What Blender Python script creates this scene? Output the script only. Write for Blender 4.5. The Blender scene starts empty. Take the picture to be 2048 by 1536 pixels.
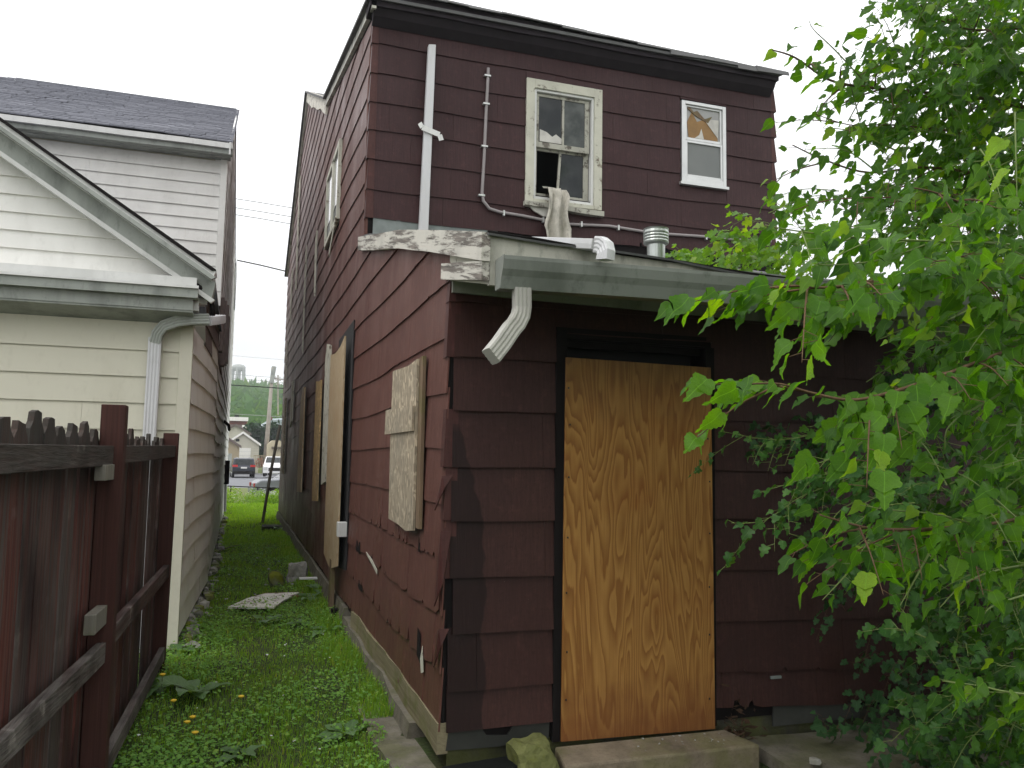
import bpy, math, random
import numpy as np
from mathutils import Vector, Matrix, noise as mn
from math import sin, cos, radians, pi, sqrt
random.seed(7); np.random.seed(7); mn.seed_set(3)
U = random.uniform
sc = bpy.context.scene
COL = sc.collection

# ------------------------------------------------------------------ camera
F = 1640.0; CZ = 1.65
yaw, pit, rol = radians(18.35), radians(5.2), radians(0.9)
fwd = Vector((sin(yaw)*cos(pit), cos(yaw)*cos(pit), sin(pit)))
r0 = Vector((cos(yaw), -sin(yaw), 0)); u0 = r0.cross(fwd)
rgt = r0*cos(rol) + u0*sin(rol); upv = u0*cos(rol) - r0*sin(rol)
EYE = Vector((0, 0, CZ))
cam = bpy.data.cameras.new('camera'); camo = bpy.data.objects.new('camera', cam); COL.objects.link(camo)
camo.matrix_world = Matrix(((rgt.x, upv.x, -fwd.x, 0), (rgt.y, upv.y, -fwd.y, 0), (rgt.z, upv.z, -fwd.z, CZ), (0, 0, 0, 1)))
cam.sensor_width = 36; cam.lens = 36*F/2048; cam.clip_end = 5000; cam.clip_start = .05
sc.camera = camo
sc.render.resolution_x = 1024; sc.render.resolution_y = 768

# ------------------------------------------------------------------ world, sun, exposure
w = bpy.data.worlds.new("World"); sc.world = w; w.use_nodes = True
nt = w.node_tree; N = nt.nodes; L = nt.links; N.clear()
SUN_EL, SUN_AZ = radians(58), radians(250)       # azimuth from +Y clockwise
out = N.new('ShaderNodeOutputWorld'); bg = N.new('ShaderNodeBackground')
sky = N.new('ShaderNodeTexSky'); sky.sky_type = 'NISHITA'; sky.sun_disc = False
sky.sun_elevation = SUN_EL; sky.sun_rotation = SUN_AZ
sks = N.new('ShaderNodeVectorMath'); sks.operation = 'SCALE'; sks.inputs['Scale'].default_value = .1
L.new(sky.outputs[0], sks.inputs[0])
tc = N.new('ShaderNodeTexCoord'); sep = N.new('ShaderNodeSeparateXYZ'); L.new(tc.outputs['Generated'], sep.inputs[0])
# overcast cloud layer: brighter towards the zenith, soft mottling
g = N.new('ShaderNodeMath'); g.operation = 'MULTIPLY_ADD'; g.use_clamp = False
cl = N.new('ShaderNodeMath'); cl.operation = 'MAXIMUM'; cl.inputs[1].default_value = 0; L.new(sep.outputs[2], cl.inputs[0])
L.new(cl.outputs[0], g.inputs[0]); g.inputs[1].default_value = 1.05; g.inputs[2].default_value = 1.06
cn = N.new('ShaderNodeTexNoise'); cn.inputs['Scale'].default_value = 3.2; cn.inputs['Detail'].default_value = 5
mp = N.new('ShaderNodeMapping'); mp.inputs['Scale'].default_value = (1, 1, 3.5); L.new(tc.outputs['Generated'], mp.inputs[0]); L.new(mp.outputs[0], cn.inputs[0])
mr = N.new('ShaderNodeMapRange'); mr.inputs[1].default_value = .3; mr.inputs[2].default_value = .75; mr.inputs[3].default_value = 1.08; mr.inputs[4].default_value = .86
L.new(cn.outputs[0], mr.inputs[0])
mu = N.new('ShaderNodeMath'); mu.operation = 'MULTIPLY'; L.new(g.outputs[0], mu.inputs[0]); L.new(mr.outputs[0], mu.inputs[1])
cc = N.new('ShaderNodeVectorMath'); cc.operation = 'SCALE'; cc.inputs[0].default_value = (1.0, 1.0, 1.005); L.new(mu.outputs[0], cc.inputs['Scale'])
mx = N.new('ShaderNodeMix'); mx.data_type = 'RGBA'; mx.inputs[0].default_value = .93
L.new(sks.outputs[0], mx.inputs[6]); L.new(cc.outputs[0], mx.inputs[7])
L.new(mx.outputs[2], bg.inputs[0]); bg.inputs[1].default_value = 1.0; L.new(bg.outputs[0], out.inputs[0])
sl = bpy.data.lights.new('sun', 'SUN'); sl.energy = 0.8; sl.angle = radians(24); sl.color = (1, .97, .92)
so = bpy.data.objects.new('sun', sl); COL.objects.link(so)
sd = Vector((sin(SUN_AZ)*cos(SUN_EL), cos(SUN_AZ)*cos(SUN_EL), sin(SUN_EL)))
so.rotation_euler = sd.to_track_quat('Z', 'Y').to_euler()
sc.view_settings.view_transform = 'Standard'; sc.view_settings.look = 'None'
sc.view_settings.exposure = 0.16; sc.view_settings.gamma = 1
sc.view_settings.use_curve_mapping = False
sc.render.engine = 'CYCLES'
sc.cycles.max_bounces = 7; sc.cycles.transparent_max_bounces = 8; sc.cycles.volume_bounces = 0

# ------------------------------------------------------------------ geometry helpers
def ray(px, py): return fwd + rgt*((px-1024)/F) + upv*((768-py)/F)
def at(px, py, d): return EYE + ray(px, py)*d          # point at depth d metres along the view axis
def onX(px, py, X): d = ray(px, py); return EYE + d*(X/d.x)
def onY(px, py, Y): d = ray(px, py); return EYE + d*(Y/d.y)
def onZ(px, py, Z): d = ray(px, py); return EYE + d*((Z-CZ)/d.z)

def tag(o, label=None, cat=None, group=None, kind=None):
    if label: o['label'] = label
    if cat: o['category'] = cat
    if group: o['group'] = group
    if kind: o['kind'] = kind
    return o
def thing(name, label, cat, group=None, loc=(0, 0, 0)):
    o = bpy.data.objects.new(name, None); COL.objects.link(o); o.location = loc; o.empty_display_size = .1
    return tag(o, label, cat, group)

class MB:
    def __init__(s): s.v = []; s.f = []; s.uv = None
    def box(s, a, b):
        x0, y0, z0 = a; x1, y1, z1 = b
        return s.hexa([(x0,y0,z0),(x1,y0,z0),(x1,y1,z0),(x0,y1,z0),(x0,y0,z1),(x1,y0,z1),(x1,y1,z1),(x0,y1,z1)])
    def hexa(s, p):
        n = len(s.v); s.v += [tuple(q) for q in p]
        s.f += [tuple(n+i for i in q) for q in ((0,3,2,1),(4,5,6,7),(0,1,5,4),(1,2,6,5),(2,3,7,6),(3,0,4,7))]
        return s
    def bar(s, a, b, w, h, up=(0, 0, 1), roll=0):
        a = Vector(a); b = Vector(b); d = (b-a).normalized(); up = Vector(up)
        if abs(d.dot(up)) > .95: up = Vector((0, 1, 0))
        x = d.cross(up).normalized(); y = x.cross(d)
        if roll: x, y = x*cos(roll)+y*sin(roll), y*cos(roll)-x*sin(roll)
        P = []
        for c in (a, b):
            for i, j in ((-1,-1),(1,-1),(1,1),(-1,1)): P.append(c + x*(i*w/2) + y*(j*h/2))
        return s.hexa([P[0],P[1],P[5],P[4],P[3],P[2],P[6],P[7]])
    def tube(s, pts, r, n=8, prof=None, cap=True, up=None):
        pts = [Vector(p) for p in pts]
        if not hasattr(r, '__len__'): r = [r]*len(pts)
        if prof is None: prof = [(cos(2*pi*k/n), sin(2*pi*k/n)) for k in range(n)]
        n = len(prof); base = len(s.v); ref = Vector(up) if up else None; px = None
        for i, p in enumerate(pts):
            d = (pts[min(i+1, len(pts)-1)] - pts[max(i-1, 0)]).normalized()
            if ref is not None and abs(d.dot(ref)) < .98: x = d.cross(ref).normalized()
            else:
                q = px if px is not None else (Vector((0,0,1)) if abs(d.z) < .9 else Vector((0,1,0))).cross(d)
                x = (q - d*q.dot(d)).normalized()
            px = x; y = x.cross(d)
            s.v += [tuple(p + x*(a*r[i]) + y*(b*r[i])) for a, b in prof]
        for i in range(len(pts)-1):
            for k in range(n):
                a = base+i*n+k; b = base+i*n+(k+1) % n; s.f.append((a, b, b+n, a+n))
        if cap:
            s.f.append(tuple(base+k for k in range(n))[::-1]); s.f.append(tuple(base+(len(pts)-1)*n+k for k in range(n)))
        return s
    def poly(s, p): n = len(s.v); s.v += [tuple(q) for q in p]; s.f.append(tuple(range(n, n+len(p)))); return s
    def prism(s, p, off):
        n = len(s.v); k = len(p); off = Vector(off)
        s.v += [tuple(q) for q in p] + [tuple(Vector(q)+off) for q in p]
        s.f.append(tuple(range(n, n+k))); s.f.append(tuple(range(n+k, n+2*k))[::-1])
        for i in range(k): j = (i+1) % k; s.f.append((n+i, n+k+i, n+k+j, n+j))
        return s
    def lathe(s, c, prof, n=16):
        b = len(s.v)
        for r, z in prof: s.v += [(c[0]+r*cos(2*pi*k/n), c[1]+r*sin(2*pi*k/n), c[2]+z) for k in range(n)]
        for i in range(len(prof)-1):
            for k in range(n): a = b+i*n+k; d = b+i*n+(k+1) % n; s.f.append((a, d, d+n, a+n))
        s.f.append(tuple(b+k for k in range(n))[::-1]); s.f.append(tuple(b+(len(prof)-1)*n+k for k in range(n)))
        return s
    def build(s, name, mat, parent=None, smooth=False, bevel=0):
        me = bpy.data.meshes.new(name); me.from_pydata(s.v, [], s.f); me.update()
        if mat: me.materials.append(mat)
        if smooth: me.polygons.foreach_set('use_smooth', [True]*len(me.polygons))
        o = bpy.data.objects.new(name, me); COL.objects.link(o)
        if parent: o.parent = parent; o.matrix_parent_inverse = Matrix.Translation(-parent.location) if parent.type == 'EMPTY' else Matrix()
        if bevel:
            m = o.modifiers.new('bevel', 'BEVEL'); m.width = bevel; m.segments = 2; m.limit_method = 'ANGLE'
        return o
def B(name, mat, parent, a, b, bevel=0): return MB().box(a, b).build(name, mat, parent, bevel=bevel)

def npmesh(name, V, Fc, mat, uv=None, nper=3, smooth=False):
    """V (n,3); Fc (m,nper) index array"""
    me = bpy.data.meshes.new(name); V = np.asarray(V, np.float32); Fc = np.asarray(Fc, np.int32)
    me.vertices.add(len(V)); me.vertices.foreach_set('co', V.ravel())
    me.loops.add(Fc.size); me.loops.foreach_set('vertex_index', Fc.ravel())
    me.polygons.add(len(Fc)); me.polygons.foreach_set('loop_start', np.arange(0, Fc.size, nper, dtype=np.int32))
    me.polygons.foreach_set('loop_total', np.full(len(Fc), nper, np.int32))
    if smooth: me.polygons.foreach_set('use_smooth', np.ones(len(Fc), bool))
    if uv is not None:
        l = me.uv_layers.new(name='UVMap'); l.data.foreach_set('uv', np.asarray(uv, np.float32)[Fc.ravel()].ravel())
    me.update(calc_edges=True); me.materials.append(mat)
    o = bpy.data.objects.new(name, me); COL.objects.link(o); return o

# ------------------------------------------------------------------ materials
class M:
    def __init__(s, name, rough=.7, spec=.5, metal=0):
        s.m = bpy.data.materials.new(name); s.m.use_nodes = True; s.t = s.m.node_tree; s.t.nodes.clear()
        s.o = s.n('OutputMaterial'); s.b = s.n('BsdfPrincipled'); s.l(s.b.outputs[0], s.o.inputs[0])
        s.b.inputs['Roughness'].default_value = rough; s.b.inputs['Metallic'].default_value = metal
        s.b.inputs['Specular IOR Level'].default_value = spec
    def n(s, t): return s.t.nodes.new('ShaderNode'+t)
    def l(s, a, b): s.t.links.new(a, b)
    def obj(s):
        return s.n('TexCoord').outputs['Object']
    def mapv(s, scale=(1, 1, 1), rot=(0, 0, 0), src=None):
        m = s.n('Mapping'); m.inputs['Scale'].default_value = scale; m.inputs['Rotation'].default_value = rot
        s.l(src or s.obj(), m.inputs[0]); return m.outputs[0]
    def noise(s, scale, detail=4, vec=None, rough=.55, dist=0):
        t = s.n('TexNoise'); t.inputs['Scale'].default_value = scale; t.inputs['Detail'].default_value = detail
        t.inputs['Roughness'].default_value = rough; t.inputs['Distortion'].default_value = dist
        s.l(vec or s.obj(), t.inputs['Vector']); return t.outputs[0]
    def vor(s, scale, vec=None, feat='F1', out=0):
        t = s.n('TexVoronoi'); t.inputs['Scale'].default_value = scale; t.feature = feat
        s.l(vec or s.obj(), t.inputs['Vector']); return t.outputs[out]
    def rng(s, v, a, b, c=0, d=1):
        t = s.n('MapRange'); s.l(v, t.inputs[0])
        for i, q in enumerate((a, b, c, d)): t.inputs[i+1].default_value = q
        return t.outputs[0]
    def math(s, op, a, b=None, c=None, clamp=False):
        t = s.n('Math'); t.operation = op; t.use_clamp = clamp
        for i, q in enumerate((a, b, c)):
            if q is None: continue
            if isinstance(q, (int, float)): t.inputs[i].default_value = q
            else: s.l(q, t.inputs[i])
        return t.outputs[0]
    def mix(s, f, a, b, mode='MIX'):
        t = s.n('Mix'); t.data_type = 'RGBA'; t.blend_type = mode
        for i, q in ((0, f), (6, a), (7, b)):
            if isinstance(q, (int, float)): t.inputs[i].default_value = q
            elif isinstance(q, tuple): t.inputs[i].default_value = (*q, 1)
            else: s.l(q, t.inputs[i])
        return t.outputs[2]
    def bump(s, h, strength=.3, dist=.01):
        t = s.n('Bump'); t.inputs['Strength'].default_value = strength; t.inputs['Distance'].default_value = dist
        s.l(h, t.inputs['Height']); s.l(t.outputs[0], s.b.inputs['Normal']); return s
    def col(s, c):
        if isinstance(c, tuple): s.b.inputs['Base Color'].default_value = (*c, 1)
        else: s.l(c, s.b.inputs['Base Color'])
        return s
    def rnd(s): return s.n('ObjectInfo').outputs['Random']
    def xyz(s):
        t = s.n('SeparateXYZ'); s.l(s.obj(), t.inputs[0]); return t.outputs

def painted(name, c, rough=.55, dirt=(.12, .11, .09), amt=.35, sc_=3.0, streak=True):
    m = M(name, rough, .3)
    n1 = m.noise(sc_, 6, m.mapv((1, 1, .35)) if streak else None)
    n2 = m.noise(40, 3)
    f = m.math('MULTIPLY', m.rng(n1, .48, .78), amt)
    base = m.mix(m.math('MULTIPLY', m.rnd(), .5), c, tuple(x*.92 for x in c))
    f2 = m.math('MULTIPLY', m.rng(m.noise(17, 6, m.mapv((1, 1, .5)) if streak else None, .7), .54, .72), amt*.5)
    m.col(m.mix(f2, m.mix(f, base, dirt), tuple(x*.6 for x in dirt))).bump(n2, .12, .004); return m.m

def siding(name, c, wet=False, grime=.5):
    m = M(name, .55, .2)
    grain = m.noise(1, 3, m.mapv((260, 260, 3.5)))            # combed vertical grain
    big = m.noise(2.2, 5, m.mapv((1, 1, .6)))
    mid = m.noise(14, 5)
    spots = m.rng(m.vor(9, feat='F1'), .0, .035, 1, 0)
    a = m.mix(m.rnd(), c, tuple(x*q for x, q in zip(c, (.86, .82, .82))))
    a = m.mix(m.math('MULTIPLY', m.rng(grain, .35, .7), .4), a, tuple(x*.45 for x in c))
    a = m.mix(m.math('MULTIPLY', m.rng(big, .45, .75), grime), a, (.028, .016, .017))
    a = m.mix(m.math('MULTIPLY', m.rng(mid, .55, .75), .35), a, tuple(x*1.8 for x in c))
    sm = m.noise(55, 4); a = m.mix(m.math('MULTIPLY', m.rng(sm, .52, .7), .4), a, tuple(x*.4 for x in c))
    comb = m.noise(1, 2, m.mapv((72, 72, .7)))
    a = m.mix(m.math('MULTIPLY', m.rng(comb, .42, .62), .38), a, tuple(x*.5 for x in c))
    chips = m.rng(m.vor(13, m.mapv((1, 1, .45))), .0, .022, 1, 0)
    a = m.mix(m.math('MULTIPLY', chips, .6), a, (.3, .27, .24))
    a = m.mix(m.math('MULTIPLY', spots, .8), a, (.012, .009, .009))
    if wet:
        X, Y, Z = m.xyz()
        wob = m.math('MULTIPLY', m.math('SUBTRACT', m.noise(5, 3), .5), .1)
        edge = m.math('ADD', m.math('MULTIPLY', m.rng(Z, 1.80, 1.30), .15), 1.075)
        k = m.rng(m.math('SUBTRACT', m.math('ADD', X, wob), edge), -.004, .006, 1, 0)
        k = m.math('MULTIPLY', k, m.rng(Z, 1.78, 1.83, 1, 0)); k = m.math('MULTIPLY', k, m.rng(Y, 4.3, 4.4, 1, 0))
        a = m.mix(m.math('MULTIPLY', k, .8), a, (.014, .007, .007))
    m.col(a)
    h = m.math('ADD', m.math('ADD', m.math('MULTIPLY', grain, .5), m.math('MULTIPLY', comb, 1.0)), m.math('MULTIPLY', mid, .8))
    m.bump(h, .45, .004)
    m.l(m.rng(big, .3, .7, .38, .6), m.b.inputs['Roughness']); return m.m

def plywood(name, c0, c1, foot=True, sc_=1.0, ax=(1, 1)):
    m = M(name, .6, .2)
    v = m.mapv((3.4*sc_, 3.4*sc_, .42*sc_))
    n = m.noise(1.25, 2.6, v, .5, .45)
    fine = m.noise(1, 3, m.mapv((180, 180, 4)))
    n2 = m.math('ADD', n, m.math('MULTIPLY', m.math('SUBTRACT', m.noise(9, 3, v), .5), .03))
    s = m.math('FRACT', m.math('MULTIPLY', n2, 27))
    ln = m.math('MULTIPLY', m.rng(s, .1, .82, 0, 1), m.rng(s, .88, .98, 1, 0))
    a = m.mix(ln, c0, c1)
    a = m.mix(m.math('MULTIPLY', m.rng(fine, .5, .8), .3), a, tuple(x*.6 for x in c1))
    blot = m.rng(m.noise(2.6, 5), .5, .72)
    a = m.mix(m.math('MULTIPLY', blot, .35), a, tuple(x*q for x, q in zip(c1, (.95, .7, .55))))
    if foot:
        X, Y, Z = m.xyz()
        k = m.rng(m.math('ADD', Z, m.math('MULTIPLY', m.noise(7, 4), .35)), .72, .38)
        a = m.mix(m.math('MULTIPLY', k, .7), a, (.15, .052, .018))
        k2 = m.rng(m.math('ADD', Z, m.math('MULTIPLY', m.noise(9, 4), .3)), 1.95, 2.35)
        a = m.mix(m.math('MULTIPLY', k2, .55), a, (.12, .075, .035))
    kn = m.rng(m.vor(1.8, m.mapv((1, 1, .9))), .0, .03, 1, 0)
    a = m.mix(m.math('MULTIPLY', kn, .8), a, (.05, .02, .008))
    m.col(a).bump(m.math('ADD', fine, m.math('MULTIPLY', ln, .5)), .2, .003); return m.m

def osb(name, c=(.42, .33, .2)):
    m = M(name, .75, .3)
    v = m.mapv((1, 1, .55)); d = m.noise(6, 2)
    vv = m.n('VectorMath'); vv.operation = 'ADD'; m.l(v, vv.inputs[0]); m.l(m.math('MULTIPLY', d, .12), vv.inputs[1])
    t = m.n('TexVoronoi'); t.inputs['Scale'].default_value = 46; m.l(vv.outputs[0], t.inputs['Vector'])
    s = m.n('SeparateColor'); m.l(t.outputs['Color'], s.inputs[0])
    a = m.mix(s.outputs[0], c, tuple(x*.6 for x in c)); a = m.mix(m.rng(s.outputs[1], .75, 1), a, tuple(min(1, x*1.5) for x in c))
    a = m.mix(m.math('MULTIPLY', m.rng(m.noise(2.5, 5), .45, .75), .4), a, (.2, .19, .16))
    m.col(a).bump(s.outputs[2], .5, .004); return m.m

def peeling(name, paint=(.62, .6, .52), wood=(.2, .17, .14), amt=.5, sc_=9, vec=(1, 1, 1), wv=None, rot=0):
    m = M(name, .75, .3)
    r0_ = m.mapv((1, 1, 1), (-rot, 0, 0)) if rot else None
    v = m.mapv(vec, src=r0_)
    n = m.noise(sc_, 9, v, .72, .15)
    k = m.rng(n, amt-.03, amt+.03)
    wn = m.noise(1, 4, m.mapv(wv or ((12, 12, 60) if vec[2] > 1 else (60, 60, 8)), src=r0_))
    wd = m.mix(m.rng(wn, .35, .7), wood, tuple(x*.35 for x in wood))
    p = m.mix(m.math('MULTIPLY', m.rng(m.noise(4, 5), .45, .7), .5), paint, tuple(x*.62 for x in paint))
    m.col(m.mix(k, p, wd)).bump(m.math('SUBTRACT', m.math('MULTIPLY', wn, .35), k), .6, .006); return m.m

def wood(name, c, c2=None, rough=.8, vec=(40, 40, 1.4), moss=0, stain=None):
    m = M(name, rough, .12); c2 = c2 or tuple(x*.4 for x in c)
    n = m.noise(1, 5, m.mapv(vec), .6, .4); b = m.noise(2.4, 4)
    a = m.mix(m.rng(n, .32, .72), c, c2); a = m.mix(m.math('MULTIPLY', m.rng(b, .42, .72), .55), a, stain or tuple(x*.45 for x in c))
    a = m.mix(m.math('MULTIPLY', m.rnd(), .6), a, tuple(x*.5 for x in c))
    if moss: a = m.mix(m.math('MULTIPLY', m.rng(m.noise(6, 6), .5, .66), moss), a, (.1, .13, .02))
    m.col(a).bump(n, .5, .006); return m.m

def stone(name, c=(.3, .28, .24), moss=.6, rough=.9, mossc=(.13, .15, .025)):
    m = M(name, rough, .12)
    n = m.noise(7, 8, None, .65); n2 = m.noise(60, 4); k = m.rng(m.noise(3.2, 7, None, .6), .47, .62)
    a = m.mix(m.rng(n, .3, .7), tuple(x*.5 for x in c), c)
    a = m.mix(m.math('MULTIPLY', m.rng(n2, .55, .7), .4), a, tuple(x*.3 for x in c))
    a = m.mix(m.math('MULTIPLY', k, moss), a, mossc)
    m.col(a).bump(m.math('ADD', n, m.math('MULTIPLY', n2, .4)), .7, .015); return m.m

def plain(name, c, rough=.6, metal=0, var=.15, spec=.5, bsc=30, bst=.1):
    m = M(name, rough, spec, metal); n = m.noise(bsc*.3, 4)
    m.col(m.mix(m.math('MULTIPLY', m.rng(n, .35, .7), var*2), c, tuple(x*.6 for x in c))).bump(m.noise(bsc, 3), bst, .004); return m.m

def leafmat(name, c1, c2, c3, tr=.45, rough=.38, vein=True):
    m = M(name, rough, .22); g = m.n('NewGeometry'); r = g.outputs['Random Per Island']; orr = m.rnd()
    rr = m.math('FRACT', m.math('ADD', m.math('MULTIPLY', r, 1.0), m.math('MULTIPLY', orr, 3.7)))
    a = m.mix(rr, c1, c2); a = m.mix(m.rng(rr, .88, .96), a, c3)
    pos = m.n('TexCoord').outputs['Object']
    a = m.mix(m.math('MULTIPLY', m.rng(m.noise(25, 3), .4, .7), .3), a, tuple(x*.55 for x in c1))
    if vein:
        uv = m.n('UVMap'); sp = m.n('SeparateXYZ'); m.l(uv.outputs[0], sp.inputs[0])
        au = m.math('ABSOLUTE', sp.outputs[0])
        mid = m.rng(au, .004, .016, 1, 0)
        lat = m.math('FRACT', m.math('SUBTRACT', m.math('MULTIPLY', sp.outputs[1], 6.5), m.math('MULTIPLY', au, 6.0)))
        latv = m.math('MULTIPLY', m.rng(lat, .0, .07, 1, 0), .5)
        vn = m.math('MAXIMUM', mid, latv)
        a = m.mix(m.math('MULTIPLY', vn, .45), a, tuple(min(1, x*1.8+.02) for x in c2))
        m.bump(m.math('ADD', m.math('MULTIPLY', vn, -1), m.noise(60, 2)), .25, .003)
    m.col(a)
    tb = m.n('BsdfTranslucent'); m.l(m.mix(1.0, a, (2.9, 2.75, .45), 'MULTIPLY'), tb.inputs[0])
    ms = m.n('MixShader'); ms.inputs[0].default_value = tr; m.l(m.b.outputs[0], ms.inputs[1]); m.l(tb.outputs[0], ms.inputs[2]); m.l(ms.outputs[0], m.o.inputs[0])
    return m.m

def glass(name, c=(.02, .025, .03), rough=.06, dusty=.3):
    m = M(name, rough, .8 if 'bright' in name else .28)
    m.col(m.mix(m.math('MULTIPLY', m.rng(m.noise(5, 5), .4, .7), dusty), c, (.2, .21, .2))); return m.m

mt = {}
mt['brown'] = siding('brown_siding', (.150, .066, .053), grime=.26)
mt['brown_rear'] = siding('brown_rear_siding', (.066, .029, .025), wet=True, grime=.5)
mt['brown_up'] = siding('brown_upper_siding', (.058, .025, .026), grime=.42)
mt['felt'] = plain('tar_felt', (.012, .010, .010), .9, spec=.15)
mt['tarcor'] = plain('tar_cornice', (.034, .028, .033), .8, var=.3, spec=.15)
mt['sheath'] = plain('grey_sheathing', (.24, .27, .26), .85, var=.35)
mt['capm'] = siding('corner_strip', (.09, .036, .032), grime=.35)
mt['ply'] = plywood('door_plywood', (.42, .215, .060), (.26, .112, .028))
mt['plyp'] = plywood('pale_plywood', (.52, .42, .28), (.40, .29, .17), foot=False)
mt['osb'] = osb('strand_board', (.40, .335, .24)); mt['osbw'] = osb('golden_strand_board', (.48, .33, .15))
mt['oldwd'] = wood('weathered_plank', (.28, .2, .13), moss=.35)
mt['sill'] = wood('sill_plank', (.34, .3, .19), (.16, .13, .08), vec=(30, 2, 60), moss=.6)
mt['fenceR'] = wood('red_post_wood', (.095, .042, .035), (.035, .018, .016), .8, (60, 60, 1.2))
def weathered(name, red, grey, dark, vec=(30, 30, .9), g=.5):
    m = M(name, .85, .12); st = m.noise(1, 6, m.mapv(vec), .65, .5); fine = m.noise(1, 4, m.mapv(tuple(q*3.2 for q in vec))); big = m.noise(2.0, 5, m.mapv((1.6, 1.6, .7))); b2 = m.noise(5, 6)
    r = m.rnd(); X, Y, Z = m.xyz()
    a = m.mix(m.rng(m.math('ADD', st, m.math('MULTIPLY', r, .25)), .48, .72), red, grey)
    a = m.mix(m.math('MULTIPLY', m.rng(big, .42, .68), .8), a, dark)
    a = m.mix(m.math('MULTIPLY', m.rng(fine, .48, .68), .6), a, dark)
    a = m.mix(m.math('MULTIPLY', m.rng(b2, .62, .72), g), a, tuple(min(1, q*2.6) for q in grey))
    a = m.mix(m.math('MULTIPLY', m.rng(Z, 1.45, 1.72), .75), a, (.05, .048, .042))
    m.col(a).bump(m.math('ADD', fine, st), .7, .008); return m.m
mt['fenceP'] = weathered('picket_wood', (.13, .045, .036), (.10, .085, .078), (.022, .013, .013), g=.3)
mt['fenceG'] = weathered('rail_wood', (.085, .05, .045), (.15, .135, .125), (.025, .019, .018), (30, 1.2, 30), g=.7)
mt['cut'] = wood('cut_timber_end', (.3, .28, .24), moss=.3)
mt['vinyl'] = painted('white_vinyl', (.84, .83, .79), .5, (.34, .32, .28), .25)
mt['cream'] = painted('cream_vinyl', (.66, .635, .52), .5, (.33, .3, .2), .25)
mt['vside'] = painted('side_vinyl', (.88, .87, .84), .5, (.45, .42, .36), .3, 2.5)
mt['trimw'] = painted('white_trim', (.70, .70, .68), .45, (.25, .26, .24), .35)
mt['gutd'] = painted('dirty_gutter', (.34, .36, .33), .5, (.07, .08, .07), .75, 4)
mt['gut'] = painted('grey_gutter', (.235, .25, .225), .42, (.05, .06, .045), .85, 3.6)
mt['dspout'] = painted('white_downspout', (.62, .62, .63), .4, (.3, .28, .25), .25)
mt['dsg'] = painted('grey_downspout', (.42, .41, .37), .45, (.12, .11, .09), .5, 5)
mt['fascia'] = painted('stained_fascia', (.52, .51, .44), .6, (.07, .075, .05), .85, 6)
mt['frz'] = painted('dim_frieze', (.30, .30, .26), .6, (.06, .07, .05), .7, 6)
mt['peelr'] = peeling('peeling_rake', (.60, .575, .51), (.26, .23, .20), .53, 9, (1, .16, 2.0), (60, 3, 70), radians(14.4))
mt['peel'] = peeling('peeling_board', (.66, .63, .55), (.25, .2, .16), .58, 7, (1, 1, 2))
mt['peelw'] = peeling('peeling_window_trim', (.56, .55, .46), (.30, .26, .2), .60, 12)
mt['peels'] = peeling('peeling_sash', (.42, .41, .35), (.2, .18, .15), .56, 10)
mt['roofg'] = plain('roof_shingle', (.16, .165, .195), .85, var=.35, bsc=90, bst=.5)
mt['roofb'] = plain('roof_felt', (.11, .11, .11), .85, var=.3, bsc=40, bst=.4)
mt['conc'] = stone('concrete', (.27, .22, .16), .35); mt['concm'] = stone('mossy_concrete', (.22, .20, .16), .45, mossc=(.10, .11, .03))
mt['rock'] = stone('mossy_rock', (.2, .21, .17), 1.0, mossc=(.17, .19, .02))
mt['rubble'] = stone('rubble', (.42, .41, .38), .2)
mt['glass'] = glass('dark_glass', (.012, .016, .018), .08, .12); mt['glassh'] = glass('hazy_glass', (.045, .052, .05), .3, .55)
mt['sky_pane'] = glass('bright_glass', (.5, .5, .5), .03, 0)  # pale base colour stands in for the sky reflected in the panes
mt['dark'] = plain('dark_interior', (.02, .019, .02), .95)  # near-black colour stands in for the unlit space behind openings
mt['cloth'] = plain('cloth', (.55, .52, .45), .9, var=.3, bsc=120, bst=.2)
mt['alu'] = plain('aluminium', (.62, .63, .62), .4, .6, .15)
mt['cable'] = plain('cable', (.30, .27, .27), .6)
mt['zinc'] = plain('galvanised', (.5, .53, .5), .35, .8, .3)
mt['paper'] = plain('torn_paper', (.62, .6, .55), .8, var=.35); mt['orange'] = plain('orange_board', (.30, .17, .06), .7, var=.35)
mt['leaf'] = leafmat('mulberry_leaf', (.030, .095, .008), (.075, .18, .012), (.17, .29, .02), .47, .42)
mt['leafn'] = leafmat('near_mulberry_leaf', (.052, .145, .010), (.10, .225, .014), (.20, .33, .022), .47, .36)  # brighter copy of the leaf colour, used for the leaves largest in view
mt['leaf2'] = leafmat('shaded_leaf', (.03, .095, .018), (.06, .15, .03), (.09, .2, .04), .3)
mt['vine'] = leafmat('vine_leaf', (.03, .085, .028), (.055, .135, .05), (.08, .17, .05), .2, .45)
mt['weed'] = leafmat('weed_leaf', (.11, .25, .05), (.21, .38, .08), (.22, .34, .06), .3, .6, False)
mt['dock'] = leafmat('dock_leaf', (.09, .17, .06), (.13, .22, .09), (.1, .19, .06), .25, .45)
mt['grass'] = leafmat('grass_blade', (.12, .24, .03), (.20, .34, .045), (.33, .37, .10), .4, .5, False)
mt['grassf'] = leafmat('far_grass', (.15, .29, .045), (.21, .36, .06), (.28, .40, .10), .4, .5, False)
mt['bark'] = wood('bark', (.2, .125, .075), (.1, .06, .035)); mt['twig'] = plain('green_twig', (.16, .22, .05), .6)

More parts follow.
